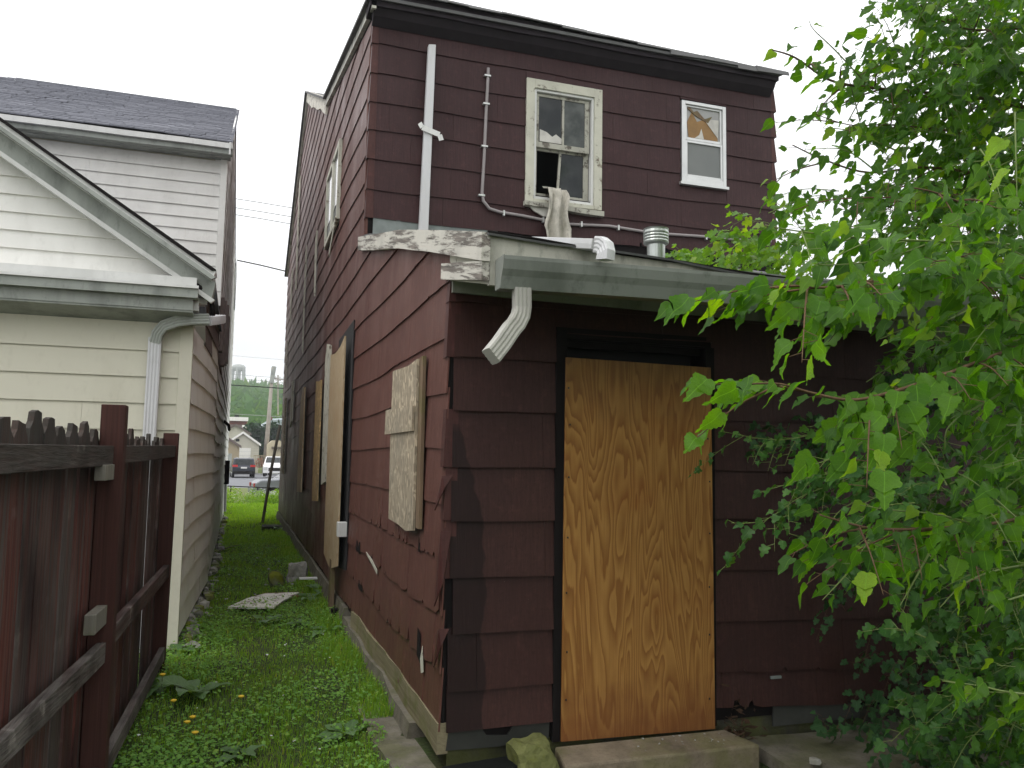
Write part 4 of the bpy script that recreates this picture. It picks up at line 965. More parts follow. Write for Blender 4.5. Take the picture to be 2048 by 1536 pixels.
rail((-.53, 4.3, 1.64), (-.46, 6.6, 1.665), .04, .085, mt['fenceG']); rail((-.53, 4.3, .80), (-.46, 6.6, .79), .04, .09, mt['fenceG']); rail((-.53, 4.3, .2), (-.46, 6.6, .2), .04, .09, mt['fenceG'])
rail((-.80, 1.2, .2), (-.55, 4.2, .2), .04, .09, mt['fenceG'])
MB().bar((-.57, 4.0, 1.56), (-.56, 4.2, 1.56), .045, .07).build('rail_block', mt['cut'], fence, bevel=.003)
MB().bar((-.568, 3.95, .915), (-.556, 4.2, .915), .045, .085).build('rail_block', mt['cut'], fence, bevel=.003)

# ------------------------------------------------------------------ beyond the alley: street, cars, houses, hill
asph = plain('asphalt', (.16, .165, .18), .8, var=.15)
def rdz(y): return gz(0, y)
tag(grid_sheet('street', -60, 60, 12, 33.5, 96, 30, lambda x, y: rdz(y)+.02 if y < 38 else rdz(y)+.02, asph), kind='structure')
tag(MB().box((-60, 33.2, -.95), (60, 33.5, rdz(33.5)+.14)).build('kerb', mt['rubble']), kind='structure')
def W(px, d): p = at(px, 905, d); return p.x, p.y
carg = 'vehicles parked beyond the alley'
def car(name, label, px, py_base, depth, width, height, length, heading, body, kind, cat):
    """x across, y towards the viewer is the rear; built at the origin then placed"""
    p = at(px, py_base, depth); root = thing(name, label, cat, carg, loc=tuple(p)); root.rotation_euler = (0, 0, heading)
    bodym = M(name+'_paint', .25, .6); bodym.col(body); bodym = bodym.m
    gl = mt['glass']; w2 = width/2; L_ = length; H = height
    if kind == 'suv': prof = [(0, .35), (0, .95), (.08, 1.08), (.30, H-.08), (.6, H), (L_*.55, H-.03), (L_*.68, 1.1), (L_*.97, .95), (L_, .7), (L_, .35)]
    elif kind == 'van': prof = [(0, .3), (0, H-.1), (.15, H), (L_*.62, H), (L_*.80, 1.15), (L_*.97, .98), (L_, .8), (L_, .3)]
    else: prof = [(0, .3), (0, .8), (.25, .95), (1.0, 1.0), (1.55, H-.05), (2.0, H), (3.1, H-.06), (3.7, .98), (L_-.1, .82), (L_, .6), (L_, .3)]
    def wid(z): return w2*(1 if z < 1.0 else 1-.16*(z-1.0)/(H-1.0))
    m = MB(); n = len(prof)
    for s in (-1, 1):
        for y, z in prof: m.v.append((s*wid(z), y, z))
    m.f.append(tuple(range(n))); m.f.append(tuple(range(n, 2*n))[::-1])
    for i in range(n): j = (i+1) % n; m.f.append((i, n+i, n+j, j))
    def bld(mb, nm, mat, par=root, **k):
        o = mb.build(nm, mat, None, **k); o.parent = par; return o
    bd = bld(m, 'body', bodym, bevel=.05)
    def quad(z0, z1, f, off): # glass on rear/front following profile segment
        pass
    segs = {'suv': [(2, 3, .86), (5, 6, .86)], 'van': [(3, 4, .88)], 'car': [(3, 4, .86), (6, 7, .86)]}[kind]
    for a, b, k in segs:
        (ya, za), (yb, zb) = prof[a], prof[b]; t0, t1 = .12, .9
        pa = (ya+(yb-ya)*t0, za+(zb-za)*t0); pb = (ya+(yb-ya)*t1, za+(zb-za)*t1); s = -.015 if yb > ya and zb > za else .015
        bld(MB().prism([(-wid(pa[1])*k, pa[0]+s, pa[1]+.01), (wid(pa[1])*k, pa[0]+s, pa[1]+.01), (wid(pb[1])*k, pb[0]+s, pb[1]+.01), (-wid(pb[1])*k, pb[0]+s, pb[1]+.01)], (0, -s*.5, -.01)), 'windscreen', gl)
    tops = {'suv': (.55, L_*.62), 'van': (.5, L_*.74), 'car': (1.5, 3.5)}[kind]
    for s in (-1, 1):
        y0_, y1_ = tops; ym = (y0_+y1_)/2; zl, zh = 1.05, H-.16
        for a, b in ((y0_+.1, ym-.05), (ym+.05, y1_-.2)):
            c = .25 if b > ym else 0; c2 = .2 if a < ym else 0
            bld(MB().prism([(s*(wid(zl)+.004), a, zl), (s*(wid(zl)+.004), b+c, zl), (s*(wid(zh)+.004), b-.1, zh), (s*(wid(zh)+.004), a+c2, zh)], (s*.008, 0, 0)), 'side_window', gl)
        for yy in (L_*.18, L_*.80):
            t = MB(); t.tube([(s*(w2-.22), yy, .33), (s*(w2+.0), yy, .33)], .33, 16); wl_ = bld(t, 'wheel', mt['felt'])
            t = MB(); t.tube([(s*(w2-.01), yy, .33), (s*(w2+.02), yy, .33)], .19, 12); bld(t, 'rim', mt['alu'], wl_)
        if kind == 'suv':
            red = plain('tail_lamp', (.5, .02, .02), .3, var=0); bld(MB().box((s*w2*.55 if s > 0 else -w2*1.0, -.03, .98), (w2*1.0 if s > 0 else -w2*.55, .1, 1.16)), 'tail_light', red)
        elif kind == 'van': bld(MB().box((min(s*w2*.6, s*w2*.95), L_-.02, .62), (max(s*w2*.6, s*w2*.95), L_+.03, .84)), 'headlight', mt['alu'])
        else: bld(MB().box((min(s*w2*.6, s*w2*.96), -.03, .66), (max(s*w2*.6, s*w2*.96), .05, .82)), 'tail_light', plain('tail_lamp', (.3, .02, .02), .3, var=0))
    bld(MB().box((-w2*.98, -.08, .38), (w2*.98, .04, .62)), 'bumper', bodym if kind != 'suv' else mt['felt'], bevel=.02)
    if kind == 'suv': bld(MB().box((-.26, -.05, .84), (.26, .0, .98)), 'number_plate', mt['trimw']); bld(MB().box((-w2*.6, .5, H-.02), (-w2*.52, 2.6, H+.05)).box((w2*.52, .5, H-.02), (w2*.6, 2.6, H+.05)), 'roof_rail', mt['alu'])
    if kind == 'van': bld(MB().box((-w2*.5, L_-.01, .5), (w2*.5, L_+.02, .78)), 'grille', mt['felt'])
    return root
car('parked_suv', 'dark blue SUV with red tail lights parked before the cream garage', 487, 956, 73, 1.95, 1.78, 4.7, radians(3), (.012, .016, .03), 'suv', 'car')
car('parked_van', 'white minivan facing the alley beside the utility pole', 551, 951, 76, 1.9, 1.75, 4.8, radians(176), (.7, .7, .7), 'van', 'van')
cz_ = at(560, 985, 35.5)
car('parked_car', 'silver-grey estate car parked along the kerb behind the hedge', 503, 1003, 36, 1.75, 1.45, 4.4, radians(-84), (.17, .18, .20), 'car', 'car')

def pbox(name, mat, par, px0, px1, py0, py1, d, th=.3):
    a = at(px0, py1, d); b = at(px1, py0, d+.01); y = a.y
    return B(name, mat, par, (a.x, y, a.z), (b.x, y+th, b.z))
def gabled(name, label, px0, px1, pyb, pye, pyr, d, depth, wm, rm, cat='garage', over=.2, trimm=None):
    a = at(px0, pyb, d); e = at(px1, pye, d); r = at((px0+px1)/2, pyr, d); y = a.y
    t = thing(name, label, cat, loc=((a.x+e.x)/2, y, a.z)); xm = (a.x+e.x)/2
    MB().prism([(a.x, y, a.z-.4), (e.x, y, a.z-.4), (e.x, y, e.z), (xm, y, r.z), (a.x, y, e.z)], (0, depth, 0)).build('wall', wm, t)
    sl_ = (r.z-e.z)/(xm-a.x)
    for s, x in ((-1, a.x), (1, e.x)):
        MB().prism([(x+s*over, y-.25, e.z-sl_*over+.02), (xm, y-.25, r.z+.02), (xm, y-.25, r.z+.2), (x+s*over, y-.25, e.z-sl_*over+.2)], (0, depth+.5, 0)).build('roof', rm, t)
        MB().prism([(x+s*over, y-.30, e.z-sl_*over-.05), (xm, y-.30, r.z-.05), (xm, y-.30, r.z+.21), (x+s*over, y-.30, e.z-sl_*over+.21)], (0, .045, 0)).build('rake_trim', trimm or mt['vinyl'], t)
    return t, a, e, y
crm = painted('garage_cream', (.52, .5, .42), .6, (.3, .28, .22), .2); tanm = painted('garage_tan', (.36, .3, .2), .7, (.2, .16, .1), .3)
brr = plain('brown_roof', (.14, .11, .1), .85); brick = plain('red_brick', (.22, .075, .06), .85, var=.3)
G1, a, e, y = gabled('cream_garage', 'cream gabled garage with a white door behind the dark SUV', 450, 519, 938, 889, 866, 92, 7, crm, brr)
d0, d1 = at(477, 934, 92), at(502, 896, 92); B('garage_door', mt['vinyl'], G1, (d0.x, y-.06, d0.z-.2), (d1.x, y+.05, d1.z))
for k in range(5): z = d0.z+(d1.z-d0.z)*k/5; B('door_rib', mt['trimw'], G1, (d0.x, y-.08, z), (d1.x, y-.062, z+.05))
for k in range(9):
    z = a.z+(e.z-a.z)*k/9; MB().box((a.x, y-.03, z), (d0.x-.1, y-.005, z+.03)).box((d1.x+.1, y-.03, z), (e.x, y-.005, z+.03)).build('siding_edge', mt['cream'], G1)
B('window', mt['glass'], G1, (a.x+1, y-.02, e.z+.3), (a.x+1.4, y-.01, e.z+.6))
G2, a, e, y = gabled('tan_garage', 'small tan garage with a grey door left of the SUV', 424, 479, 935, 893, 876, 84, 5, tanm, brr, trimm=brr)
d0, d1 = at(452, 934, 84), at(464, 907, 84); B('garage_door', mt['gutd'], G2, (d0.x, y-.06, d0.z-.3), (d1.x, y+.05, d1.z))
G3, a, e, y = gabled('cream_house', 'cream gabled house rising behind the cream garage', 440, 500, 900, 868, 850, 104, 8, crm, brr, 'house', trimm=brr)
B('window', mt['glass'], G3, (e.x-2.2, y-.03, a.z+.6), (e.x-1.5, y-.01, a.z+1.5))
G4 = thing('brick_house', 'red brick building with a white flat cornice above the garages', 'building', loc=tuple(at(470, 870, 118)))
pbox('wall', brick, G4, 452, 494, 840, 890, 118, 8); pbox('cornice', mt['vinyl'], G4, 450, 497, 834, 841, 117.6, 8.6); pbox('window', mt['vinyl'], G4, 484, 493, 850, 856, 117.8, .1); pbox('chimney', mt['felt'], G4, 469, 478, 830, 834, 119, 1)
pbox('roof', brr, G4, 452, 486, 849, 854, 117.2, .5)
G5 = thing('blue_grey_house', 'pale blue-grey roofed house on the slope behind the pole', 'house', loc=tuple(at(540, 870, 135)))
m = MB(); A = [at(513, 858, 135), at(545, 840, 135), at(585, 838, 135), at(590, 862, 135)]; m.prism([tuple(p) for p in A], (0, 7, .5)); m.build('roof', plain('bluegrey_roof', (.32, .38, .4), .8), G5)
pbox('wall', mt['vinyl'], G5, 516, 588, 858, 880, 135.4, 6); pbox('window', mt['glass'], G5, 521, 526, 862, 870, 135.3, .1); pbox('window', mt['glass'], G5, 552, 557, 862, 870, 135.3, .1)
pbox('chimney', brick, G5, 540, 545, 834, 844, 136, 1)
G6 = thing('tan_canopy_truck', 'cream box truck with a rounded top behind the white van', 'truck', loc=tuple(at(548, 945, 84)))
a, b = at(535, 912, 84), at(567, 881, 84); tp = plain('cream_truck', (.5, .44, .3), .6)
MB().prism([(a.x, a.y, a.z-1.2), (b.x, a.y, a.z-1.2), (b.x, a.y, b.z-.3), (b.x-.3, a.y, b.z), (a.x+.4, a.y, b.z), (a.x, a.y, b.z-.4)], (0, 4, 0)).build('box', tp, G6)
c = at(537, 898, 83.9); B('awning', plain('dark_awning', (.12, .1, .07), .8), G6, (c.x+.3, c.y-.3, c.z), (b.x, c.y+.1, c.z+.25))
for px in (539, 560): q = at(px, 948, 84); MB().tube([(q.x-.15, q.y+.2, q.z+.3), (q.x+.15, q.y+.2, q.z+.3)], .4, 12).build('wheel', mt['felt'], G6)
# picket railing and kerb strip by the garages
ft = thing('street_railing', 'thin wooden street railing beside the cream garage', 'fence', loc=tuple(at(520, 933, 86)))
a, b = at(507, 933, 86), at(536, 934, 86)
for k in range(9):
    q = a.lerp(b, k/8); MB().bar(q, q+Vector((0, 0, 1.2)), .06, .06).build('post', tanm, ft)
MB().bar(a+Vector((0, 0, 1.15)), b+Vector((0, 0, 1.15)), .05, .07).build('rail', tanm, ft)
pole = thing('utility_pole', 'leaning weathered wooden utility pole above the parked cars', 'utility pole', loc=tuple(at(529, 940, 88)))
pw = wood('pole_wood', (.5, .46, .4), (.3, .27, .23)); pb_, pt_ = at(529, 945, 88), at(545.5, 735, 88)
MB().tube([pb_, pb_.lerp(pt_, .5), pt_], [.27, .22, .15], 10).build('trunk', pw, pole, smooth=True)
q = at(546, 742, 88); MB().bar(q+Vector((-.1, 0, -1.3)), q+Vector((.1, 0, .5)), .45, .3).build('equipment_box', mt['gutd'], pole)
q = at(549, 757, 88); MB().bar(q+Vector((-.2, 0, 0)), q+Vector((1.2, 0, -.1)), .1, .12).build('crossarm', pw, pole)
for k in range(3): MB().lathe(q+Vector((.1+.45*k, 0, .05)), [(.05, 0), (.09, .1), (.05, .2)], 8).build('insulator', mt['trimw'], pole)
p2 = thing('distant_utility_pole', 'thin distant pole with crossarms right of the leaning pole', 'utility pole', loc=tuple(at(556, 790, 150)))
MB().tube([at(556, 830, 150), at(556, 750, 150)], .13, 6).build('trunk', pw, p2)
for yy in (760, 768): MB().bar(at(550, yy, 149.8), at(562, yy+1, 149.8), .12, .12).build('crossarm', pw, p2)
def wire(label, pts, d, r, mat=mt['felt']):
    P = [at(px, py, dd) for (px, py), dd in zip(pts, d)]
    o = MB().tube(P, r, 5).build('overhead_wire', mat); tag(o, label, 'wire', 'overhead wires across the alley gap'); return o
wire('highest of the three thin wires left of the brown roof', [(430, 391), (520, 405), (640, 425)], (60, 60, 60), .022, mt['felt'])
wire('middle of the three thin wires left of the brown roof', [(430, 409), (520, 423), (640, 443)], (60, 60, 60), .022, mt['felt'])
wire('lowest of the three thin wires left of the brown roof', [(430, 423), (520, 437), (640, 458)], (60, 60, 60), .022, mt['felt'])
wire('single thick dark service wire running to the brown house wall', [(430, 511), (520, 530), (574, 543)], (22, 21.5, 21), .016)
wire('thin grey wire level just above the water tower', [(430, 708), (510, 715), (600, 722)], (86, 86, 86), .025, mt['alu'])
wire('dark wire crossing in front of the hill top', [(430, 768), (510, 773), (600, 779)], (80, 80, 80), .05)
wire('thin wire passing behind the top of the leaning pole', [(430, 745), (520, 753), (620, 760)], (90, 90, 90), .02, mt['gutd'])
wire('thin wire just under the top of the leaning pole', [(430, 753), (520, 761), (620, 770)], (90, 90, 90), .02, mt['gutd'])
wire('faint wire low across the wooded hill', [(430, 826), (520, 831), (620, 838)], (90, 90, 90), .03, mt['gutd'])
# water tower
wt = thing('water_tower', 'pale water tower on thin legs standing on the hilltop', 'water tower', loc=tuple(at(477, 765, 620)))
q = at(477, 740, 620); k = 620/1640
MB().lathe(q, [(1*k, -4*k), (11*k, -1*k), (13.5*k, 2*k), (13.5*k, 6*k), (10*k, 10*k), (1*k, 12*k)], 20).build('tank', mt['gutd'], wt, smooth=True)
for i in range(6):
    a_ = i*pi/3+.3; MB().tube([q+Vector((12*k*cos(a_), 12*k*sin(a_), 1)), q+Vector((13.5*k*cos(a_), 13.5*k*sin(a_), -34*k))], .9, 5).build('leg', mt['gutd'], wt)
MB().tube([q, q+Vector((0, 0, -34*k))], 1.2, 6).build('standpipe', mt['gutd'], wt)
# wooded hill
hm = M('hill_ground', .95); hm.col(hm.mix(hm.noise(.03, 5), (.05, .1, .03), (.08, .14, .03)))
def hillz(x, y):
    b = at(540, 880, 150).z; t = max(0, min(1, (y-190)/400)); return -1.5+ (t**.8)*(38+7*mn.noise(Vector((x*.02, 1, 1))))
hill = tag(grid_sheet('hill', -220, 320, 40, 150, 700, 30, hillz, hm.m), kind='structure')
def blobs(name, mat, spots, seed, tri=46, kind='stuff', spread=1.0, par=None, label=None):
    rs = np.random.RandomState(seed); V = []; n = 0
    for (c, rx, rz_) in spots:
        nl = int(tri); d = rs.normal(size=(nl, 3)); d /= np.linalg.norm(d, axis=1)[:, None]; rr = rs.uniform(.55, 1.05, nl)[:, None]
        p = np.array(c)+d*rr*np.array([rx, rx, rz_]); a = rs.normal(size=(nl, 3))*rx*.22*spread; b = rs.normal(size=(nl, 3))*rx*.22*spread
        V.append(np.stack([p-a*.5, p+a*.5+b*.1, p+b], 1).reshape(-1, 3))
    V = np.concatenate(V); Fc = np.arange(len(V)).reshape(-1, 3)
    o = npmesh(name, V, Fc, mat)
    if kind: o['kind'] = kind
    if par: o.parent = par; o.matrix_parent_inverse = Matrix.Translation(-par.location)
    return o
hl = leafmat('hill_leaf', (.04, .11, .022), (.07, .16, .035), (.10, .19, .04), .25, .8, False)
rs = random.Random(44); sp = []
for i in range(1500):
    y = rs.uniform(170, 600); xx = 150*rs.uniform(-1, 1)*y/600
    d = y/cos(yaw)*.98; c = at(515+rs.uniform(-95, 95), 800, y*.96); x = c.x
    r = rs.uniform(3, 6.5)*(1+y/900); sp.append(((x, c.y, hillz(x, c.y)+r*.5), r, r*.95))
blobs('hill_woods', hl, sp, 5, 60)
dt = thing('dark_spruce', 'dark evergreen tree between the garage and the pale blue house', 'tree', loc=tuple(at(520, 930, 108)))
MB().tube([at(520, 935, 108), at(520, 880, 108)], .25, 7).build('trunk', mt['bark'], dt)
dk = leafmat('spruce_leaf', (.012, .035, .015), (.02, .05, .02), (.03, .06, .02), .1, .8, False)
blobs('crown', dk, [(tuple(at(505+6*i+rs.uniform(-3, 3), 870+rs.uniform(-6, 34), 108)), 1.6, 1.3) for i in range(10)]*2, 6, 140, None, par=dt)
pk_ = thing('pink_bush', 'small pink flowering bush beside the foot of the leaning pole', 'bush', loc=tuple(at(520, 930, 87.5)))
MB().tube([at(520, 934, 87.5), at(520, 925, 87.5)], .05, 5).build('stem', mt['bark'], pk_)
blobs('foliage', leafmat('pink_leaf', (.3, .06, .12), (.12, .14, .05), (.4, .1, .15), .2, .8, False), [(tuple(at(520, 925, 87.5)), .5, .55)], 7, 160, None, par=pk_)

# ------------------------------------------------------------------ vegetation
rg = np.random.RandomState(17)
def leaf_template(kind, droop=.25, fold=.18, seed=0, fine=False):
    r_ = random.Random(seed)
    ov = [(-.04, .10), (.0, .27), (.12, .37), (.27, .41), (.42, .35), (.56, .26), (.70, .16), (.85, .065), (1.06, 0)]
    lb = [(-.05, .10), (.0, .25), (.10, .34), (.26, .40), (.44, .43), (.46, .22), (.60, .26), (.80, .14), (1, 0)]
    vn = [(-.03, .14), (-.06, .34), (.12, .50), (.30, .30), (.40, .50), (.58, .42), (.66, .20), (.86, .20), (1, 0)]
    do = [(0, .03), (.1, .10), (.25, .26), (.42, .33), (.58, .32), (.72, .25), (.85, .15), (.94, .07), (1, 0)]
    ov = [(a, b*.80) for a, b in ov]; lb = [(a, b*.84) for a, b in lb]
    L_, R_ = {'o': (ov, ov), 'l': (lb, lb), 'm': (ov, lb), 'n': (lb, ov), 'v': (vn, vn), 'd': (do, do)}[kind]
    if fine:
        def dens(Q):
            o_ = []
            for (a, b), (c, d) in zip(Q, Q[1:]): o_ += [(a, b), ((a+c)/2+.012, (b+d)/2+.022*(b > .03))]
            return o_+[Q[-1]]
        L_, R_ = dens(L_), dens(R_)
    n = len(L_); V = []; uv = []
    mid = [max(0, (a[0]+b[0])/2) if i else 0 for i, (a, b) in enumerate(zip(L_, R_))]; mid = [i/(n-1) for i in range(n)]
    for i in range(n):
        for s, pr in ((-1, L_), (0, None), (1, R_)):
            if s == 0: v, u = mid[i], 0
            else: v, u = pr[i]; u = s*(u + (.012 if i % 2 else -.012)*(0 < i < n-1))
            w_ = -droop*v*v + fold*abs(u) + .05*sin(v*9+u*6+seed)
            V.append((u, v, w_)); uv.append((u, v))
    Fq = []
    for i in range(n-1):
        a = i*3; Fq += [(a, a+1, a+4, a+3), (a+1, a+2, a+5, a+4)]
    return np.array(V), np.array(Fq), np.array(uv)
def frames(t, nrm):
    t = t/np.linalg.norm(t, axis=-1, keepdims=True); u = np.cross(t, nrm); u /= np.linalg.norm(u, axis=-1, keepdims=True)+1e-9; w_ = np.cross(u, t); return u, t, w_
class Leaves:
    def __init__(s): s.rec = []
    def add(s, p, t, n, size, k): s.rec.append((tuple(p), tuple(t), tuple(n), size, k))
    def join(s, name, mat, temps, idx=None):
        rec = s.rec if idx is None else [s.rec[i] for i in idx]; VV = []; FF = []; UV = []; off = 0
        for k, (V, Fq, uv) in enumerate(temps):
            rk = [r for r in rec if r[4] % len(temps) == k]
            if not rk: continue
            p = np.array([r[0] for r in rk]); t = np.array([r[1] for r in rk]); n = np.array([r[2] for r in rk]); sz = np.array([r[3] for r in rk])
            u, t, w_ = frames(t, n)
            X = p[:, None, :]+sz[:, None, None]*(V[None, :, 0:1]*u[:, None, :]+V[None, :, 1:2]*t[:, None, :]+V[None, :, 2:3]*w_[:, None, :])
            m_ = len(rk); VV.append(X.reshape(-1, 3)); FF.append((Fq[None]+(np.arange(m_)*len(V))[:, None, None]+off).reshape(-1, 4)); UV.append(np.tile(uv, (m_, 1))); off += m_*len(V)
        return npmesh(name, np.concatenate(VV), np.concatenate(FF), mat, np.concatenate(UV), 4, smooth=True)
def tmesh(name, T, mat):
    V, Fq, uv = T; o = npmesh(name, V, Fq, mat, uv, 4, smooth=True); me = o.data; bpy.data.objects.remove(o); return me
def place_leaf(rec, me, parent):
    p, t, n, size, k = rec; u, t2, w_ = frames(np.array(t), np.array(n)); o = bpy.data.objects.new('leaf', me); COL.objects.link(o)
    o.matrix_world = Matrix(((u[0]*size, t2[0]*size, w_[0]*size, p[0]), (u[1]*size, t2[1]*size, w_[1]*size, p[1]), (u[2]*size, t2[2]*size, w_[2]*size, p[2]), (0, 0, 0, 1)))
    mw = o.matrix_world.copy(); o.parent = parent; o.matrix_parent_inverse = Matrix.Translation(-parent.location); return o
def px_of(p):
    d = Vector(p)-EYE; z = d.dot(fwd); return (1024+F*d.dot(rgt)/z, 768-F*d.dot(upv)/z, z) if z > .05 else (-1e4, -1e4, 1e-3)

# ---- mulberry tree
TR = (4.35, 2.9)
tree = thing('mulberry_tree', 'leafy bright green mulberry tree reaching over the rear of the brown house', 'tree', loc=(TR[0], TR[1], .05))
MB().tube([(TR[0], TR[1], 0), (TR[0]+.05, TR[1]+.02, .9), (TR[0]-.05, TR[1]+.1, 2.0), (TR[0]+.1, TR[1]+.05, 3.4), (TR[0], TR[1]-.1, 5.2)], [.17, .13, .115, .09, .05], 12).build('trunk', mt['bark'], tree, smooth=True)
LV = Leaves(); LD = Leaves(); tw = MB(); rr = random.Random(101)
def catmull(P, n=5):
    P = [Vector(p) for p in P]; out = []
    for i in range(len(P)-1):
        a, b, c, d = P[max(i-1, 0)], P[i], P[i+1], P[min(i+2, len(P)-1)]
        for k in range(n):
            t = k/n; out.append(.5*((2*b)+(c-a)*t+(2*a-5*b+4*c-d)*t*t+(3*b-a-3*c+d)*t**3))
    return out+[P[-1]]
HANG = Vector((-.5, -.05, -.85))
def leafy(P, size, sp=.055, store=LV, skip=0, r0_=.005, twmesh=tw, hang=1.0, sub=0, jit=1.0, pet=.035):
    P = catmull(P, 5); twmesh.tube(P, [r0_*(1-.75*i/(len(P)-1)) for i in range(len(P))], 5)
    s = 0; side = 1; L_ = sum((P[i+1]-P[i]).length for i in range(len(P)-1)); nxt = skip*L_; acc = 0
    for i in range(len(P)-1):
        seg = (P[i+1]-P[i]); l = seg.length; d = seg.normalized()
        while acc+l > nxt:
            p = P[i]+d*(nxt-acc); side = -side
            lat = d.cross(Vector((0, 0, 1))); lat = lat.normalized() if lat.length > .01 else Vector((1, 0, 0))
            pd = (lat*side*.9+d*.5+Vector((0, 0, rr.uniform(-.2, .5)))).normalized(); q = p+pd*pet*rr.uniform(.7, 1.3)
            twmesh.tube([p, q], [.0011, .0009], 3, cap=False)
            t = (HANG*hang*rr.uniform(.5, 1.2)+d*rr.uniform(.3, .9)+lat*side*rr.uniform(.1, .6)+Vector((rr.gauss(0, .25), rr.gauss(0, .25), rr.gauss(0, .2)))*jit).normalized()
            nn = Vector((rr.gauss(-.1, .75), rr.gauss(-.2, .75), rr.uniform(.2, 1.2)))
            end = min(1, (L_-nxt)/(.25*L_)+.35); store.add(q, t, nn, size*.84*rr.uniform(.55, 1.15)*(.55+.45*end), rr.randrange(60))
            if sub and rr.random() < sub and L_-nxt > .1:
                e = (d*.7+lat*side*.7+Vector((0, 0, rr.uniform(-.7, .25)))).normalized(); ln = rr.uniform(.15, .34)
                leafy([p, p+e*ln*.5+Vector((0, 0, -.01)), p+e*ln+Vector((0, 0, -.05))], size*.85, sp*.9, store, .25, r0_*.45, twmesh, hang, 0, jit)
            nxt += sp*rr.uniform(.75, 1.25)
        acc += l
TP = [Vector((TR[0]-.05, TR[1]+.1, z)) for z in (1.2, 1.9, 2.3, 2.9, 3.6, 4.4)]
guides = [
 (2, [(2230,500,3.6),(2048,546,2.9),(1900,553,2.6),(1750,562,2.4),(1660,575,2.3),(1590,572,2.25),(1540,575,2.2)], .13, .034, .55, .009),
 (1, [(2230,640,3.4),(2048,690,2.6),(1900,745,2.3),(1780,785,2.15),(1700,800,2.1),(1620,785,2.05),(1560,768,2.0),(1490,768,1.95)], .125, .042, .45, .008),
 (3, [(2230,300,4.4),(2048,215,4.2),(1900,190,4.0),(1740,175,3.8),(1660,160,3.7),(1590,115,3.6),(1545,100,3.6)], .115, .05, .5, .012),
 (4, [(2250,430,4.3),(2048,368,4.0),(1870,335,3.8),(1740,345,3.7),(1650,320,3.6),(1585,290,3.5)], .115, .05, .45, .010),
 (2, [(2250,460,3.6),(2048,440,3.0),(1960,420,2.7),(1870,385,2.5),(1800,372,2.45)], .12, .06, .3, .007),
 (2, [(2250,520,3.4),(2048,492,2.9),(1900,484,2.7),(1760,478,2.6),(1660,470,2.5),(1580,460,2.4),(1530,450,2.4)], .115, .045, .5, .006),
 (0, [(2250,980,3.4),(2048,1035,2.7),(1900,1055,2.5),(1760,1058,2.35),(1690,1045,2.25),(1640,1030,2.2)], .115, .045, .5, .008),
 (0, [(2250,1400,3.2),(2048,1388,2.5),(1960,1372,2.4),(1885,1362,2.3)], .11, .07, .3, .006),
 (1, [(2250,830,3.5),(2048,850,2.7),(1960,840,2.5),(1880,800,2.4)], .115, .06, .35, .006),
 (2, [(2200,560,3.2),(2048,600,2.6),(1960,612,2.45),(1895,640,2.35)], .12, .07, .3, .006),
 (1, [(2250,720,3.3),(2048,770,2.6),(1980,800,2.5),(1900,850,2.4),(1890,900,2.4)], .12, .07, .3, .006),
 (0, [(2200,1120,3.2),(2048,1130,2.7),(1940,1160,2.5),(1880,1215,2.4)], .11, .06, .3, .006),
 (5, [(2250,120,4.6),(2048,60,4.2),(1950,60,4.0),(1880,40,3.9),(1840,10,3.9)], .115, .05, .5, .009),
 (5, [(2250,60,4.9),(2048,120,4.4),(1930,130,4.2),(1800,120,4.0),(1720,150,3.9)], .11, .06, .3, .007),
 (3, [(2250,350,4.6),(2048,290,4.2),(1900,262,4.0),(1780,250,3.8),(1700,250,3.7),(1630,228,3.65)], .105, .055, .35, .007),
 (3, [(2250,380,4.2),(2048,400,3.7),(1900,400,3.5),(1780,395,3.4),(1660,400,3.3),(1590,420,3.3)], .105, .05, .4, .007)]
for k, P, size, spc, sub, r_ in guides:
    pts = [TP[k]] + [at(*q) for q in P]; b = MB()
    leafy(pts, size, spc, LV, .30, r_, b, 1.0, sub, 1.0, .045); b.build('branch', mt['bark'] if r_ > .0065 else mt['twig'], tree, smooth=True)
extra = [([(1800,575,2.5),(1740,600,2.4),(1690,615,2.35),(1640,625,2.3)], .12), ([(1720,570,2.4),(1660,600,2.35),(1600,610,2.3)], .12), ([(1900,750,2.3),(1820,770,2.25),(1740,800,2.2)], .12), ([(1850,490,2.7),(1760,520,2.6),(1660,530,2.5),(1600,520,2.5)], .11), ([(1980,1060,2.6),(1880,1030,2.5),(1780,1020,2.4),(1720,1010,2.35)], .11), ([(2040,680,2.7),(1960,690,2.6),(1880,680,2.5)], .12),
 ([(1740,175,3.8),(1670,100,3.7),(1628,60,3.65),(1617,38,3.6)], .075), ([(1950,150,3.9),(1890,90,3.8),(1842,30,3.8),(1835,0,3.8)], .1),
 ([(1800,780,2.2),(1765,850,2.15),(1690,905,2.1),(1610,935,2.05)], .115), ([(1740,1080,2.4),(1700,1140,2.35),(1645,1200,2.3)], .085), ([(1870,1085,2.4),(1835,1150,2.35),(1792,1225,2.3)], .1),
 ([(2048,1190,2.6),(1980,1215,2.5),(1960,1250,2.5)], .085), ([(1790,300,3.7),(1700,262,3.6),(1640,256,3.6)], .08), ([(1760,350,3.6),(1690,300,3.5),(1610,300,3.5)], .085)]
for P, size in extra: leafy([at(*q) for q in P], size, .05, LV, .15, .004)
